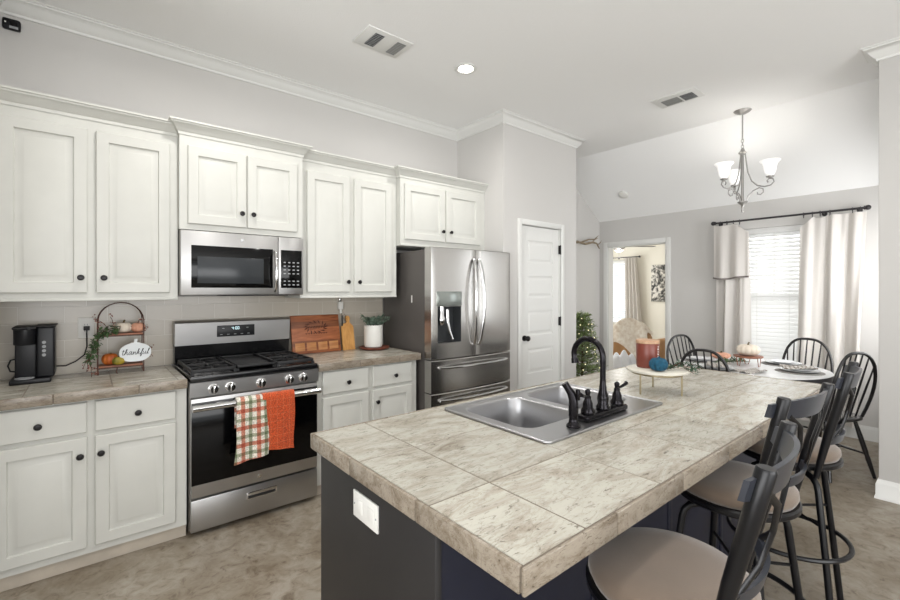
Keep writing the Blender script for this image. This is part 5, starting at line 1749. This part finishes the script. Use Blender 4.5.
b = MB(); b.tube([(tx0, ty0, .15), (tx0, ty0, 1.08)], [.018, .006], 8)
lf = MB(); fl = MB(); rnd = random.Random(12)
for k in range(190):
    h = .24 + .86 * (k / 190)
    rad = .23 * (1 - (h - .24) / .92) ** .6 + .03
    a = k * 2.399
    L_ = rad * rnd.uniform(.8, 1.1)
    p0 = Vector((tx0, ty0, h)); p1 = Vector((tx0 + L_ * math.cos(a), ty0 + L_ * math.sin(a), h + L_ * rnd.uniform(.1, .5)))
    b.tube([p0, p1], .002, 4)
    for j in range(20):
        t = rnd.uniform(.2, 1.05); p = p0.lerp(p1, t); aa = rnd.uniform(0, 2 * PI)
        lf.leaf(p, (math.cos(a) * .6 + math.cos(aa) * .8, math.sin(a) * .6 + math.sin(aa) * .8, rnd.uniform(-.1, .8)), rnd.uniform(.04, .065), .013)
    if k % 3 == 0: fl.ball(p1 + Vector((0, 0, .006)), .005, seg=6)
b.build('trunk', M['trunk'], tree); lf.build('needles', M['needle'], tree); o = fl.build('fairy_lights', M['fairy'], tree)

# ================================================================ BEDROOM
ac = thing('armchair', 'rounded tan armchair seen through the bedroom doorway', 'armchair', (7.0, 3.66, 0))
b = MB()
ax, ay = 7.0, 3.68
b.grid(lambda u, v: (ax - .02 + .02 * v + .10 * math.cos(PI * v) * .3, ay + .34 * (2 * u - 1) * (1 - .12 * v ** 3), .12 + v * (.80 - .26 * (abs(2 * u - 1)) ** 2.4)), 20, 16, .12)
b.build('backrest', M['bedtan'], ac)
b = MB(); b.box((ax - .02 + .06, ay - .30, .15), (ax + .55, ay + .30, .44), .05, 4); b.build('seat', M['bedtan'], ac)
for s in (-1, 1):
    b = MB(); b.box((ax + .03, ay + s * .30 - .07, .12), (ax + .56, ay + s * .30 + .07, .62), .05, 4); b.build('armrest', M['bedtan'], ac)
for sx in (.06, .50):
    for s in (-1, 1): MB().lathe([(.02, 0), (.028, .15)], (ax + sx, ay + s * .28, 0), 10).build('leg', M['trunk'], ac)
b = MB()
def thr(u, v):
    y = ay + .29 + (-.60) * u
    edge = abs(2 * ((y - ay) / .68)) if False else abs((y - ay) / .34)
    top = .950 - .26 * min(1, edge) ** 2.4
    s = v * 1.05
    if s < .25: x = ax - .02 - s * .66; z = top + .012 - (.25 - s) * .2
    else: x = ax - .185 - .02 * math.sin(u * 8); z = top + .01 - (s - .25) * (.30 + .50 * min(1, u * 1.6))
    return (x, y + .01 * math.sin(v * 9), z)
b.grid(thr, 30, 30, .008)
tag(b.build('throw_blanket', M['lace'], None, 80), 'lacy off-white patterned throw draped over the bedroom armchair', 'blanket')
b = MB()
b.grid(lambda u, v: (6.25 + .42 * u, 3.28 + .66 * v, .0 + .52 * (math.sin(PI * u) ** .6) * (math.sin(PI * v) ** .5) * (.80 + .12 * math.sin(u * 9 + v * 11) + .08 * math.sin(u * 21 - v * 17)) + .002), 26, 30)
tag(b.build('folded_bedding', M['linen'], None, 80), 'heap of white bedding in front of the tan bedroom armchair', 'bedding')
pic = thing('wall_picture', 'black and white canvas picture on the cream bedroom wall', 'picture', (8.79, 4.1, 1.55))
b = MB(); b.box((8.765, 3.96, 1.19), (8.798, 4.27, 1.92), .003); b.build('canvas', M['art'], pic)
# bedroom blind and curtain
bb = thing('window_blind', 'white slatted blind in the bedroom window', 'window blind', (8.74, 5.06, 2.0))
b = MB(); b.box((8.715, q0 + .02, 1.98), (8.757, q1 + .03, 2.03), .003); b.build('headrail', M['blind'], bb)
b = MB(); z = 1.955
while z > .80:
    b.box((-.024, q0 + .02, -.0015), (.024, q1 + .03, .0015), mtx=Matrix.Translation((8.737, 0, z)) @ Matrix.Rotation(math.radians(-35), 4, 'Y')); z -= .045
b.build('slats', M['blind'], bb)
b = MB(); b.tube([(8.66, 4.46, 2.10), (8.66, 5.44, 2.10)], .010, 8)
for y in (4.46, 5.44): b.ball((8.66, y, 2.10), .022, seg=10)
for y in (4.52, 5.4): b.tube([(8.66, y, 2.10), (8.798, y, 2.10)], .006, 6)
tag(b.build('curtain_rod', M['rod']), 'dark curtain rod above the bedroom window', 'curtain rod')
b = MB()
b.grid(lambda u, v: (8.66 + .035 * math.sin(u * 26 + v), 4.78 - .24 * u - .16 * v * u, 2.085 - 1.95 * v), 60, 24, .0025)
tag(b.build('curtain', M['curtain'], None, 80), 'pale patterned curtain beside the bedroom window', 'curtain')
fn_ = thing('ceiling_fan', 'ceiling fan with pale blades glimpsed at the top of the bedroom doorway', 'ceiling fan', (7.2, 4.08, 2.44))
fxx, fyy = 7.2, 4.08
l = bpy.data.lights.new('added_fan_lamp', 'POINT'); l.energy = 6; l.shadow_soft_size = .06; l.color = (1, .97, .92)  # lamp added to the fan to brighten the bedroom
lo = bpy.data.objects.new('added_fan_lamp', l); lo.location = (0, 0, -.40); lo.parent = fn_; COL.objects.link(lo)
b = MB(); b.lathe([(0, 2.085), (.05, 2.095), (.075, 2.118), (.075, 2.125)], (fxx, fyy, 0), 20); b.build('added_glass_bowl', M['shade'], fn_)  # glowing bowl added to go with the extra lamp
b = MB(); b.lathe([(.06, 2.12), (.10, 2.15), (.11, 2.22), (.06, 2.26), (.02, 2.28), (.02, 2.40), (.06, 2.439)], (fxx, fyy, 0), 24); b.build('motor', M['nickel'], fn_)
for k in range(5):
    a = math.radians(-40 + 72 * k)
    ca, sa = math.cos(a), math.sin(a)
    bl_ = MB(); bl_.box((.10, -.06, 2.178), (.62, .06, 2.186), .003, mtx=Matrix.Translation((fxx, fyy, 0)) @ Matrix.Rotation(a, 4, 'Z')); bl_.build('blade', M['darkwood'], fn_)
b = MB(); b.tube([(fxx, fyy, 2.12), (fxx, fyy, 1.98)], .0015, 4); b.ball((fxx, fyy, 1.975), .014, (1, 1, 1.4), 8); b.build('pull_chain', M['ink'], fn_)
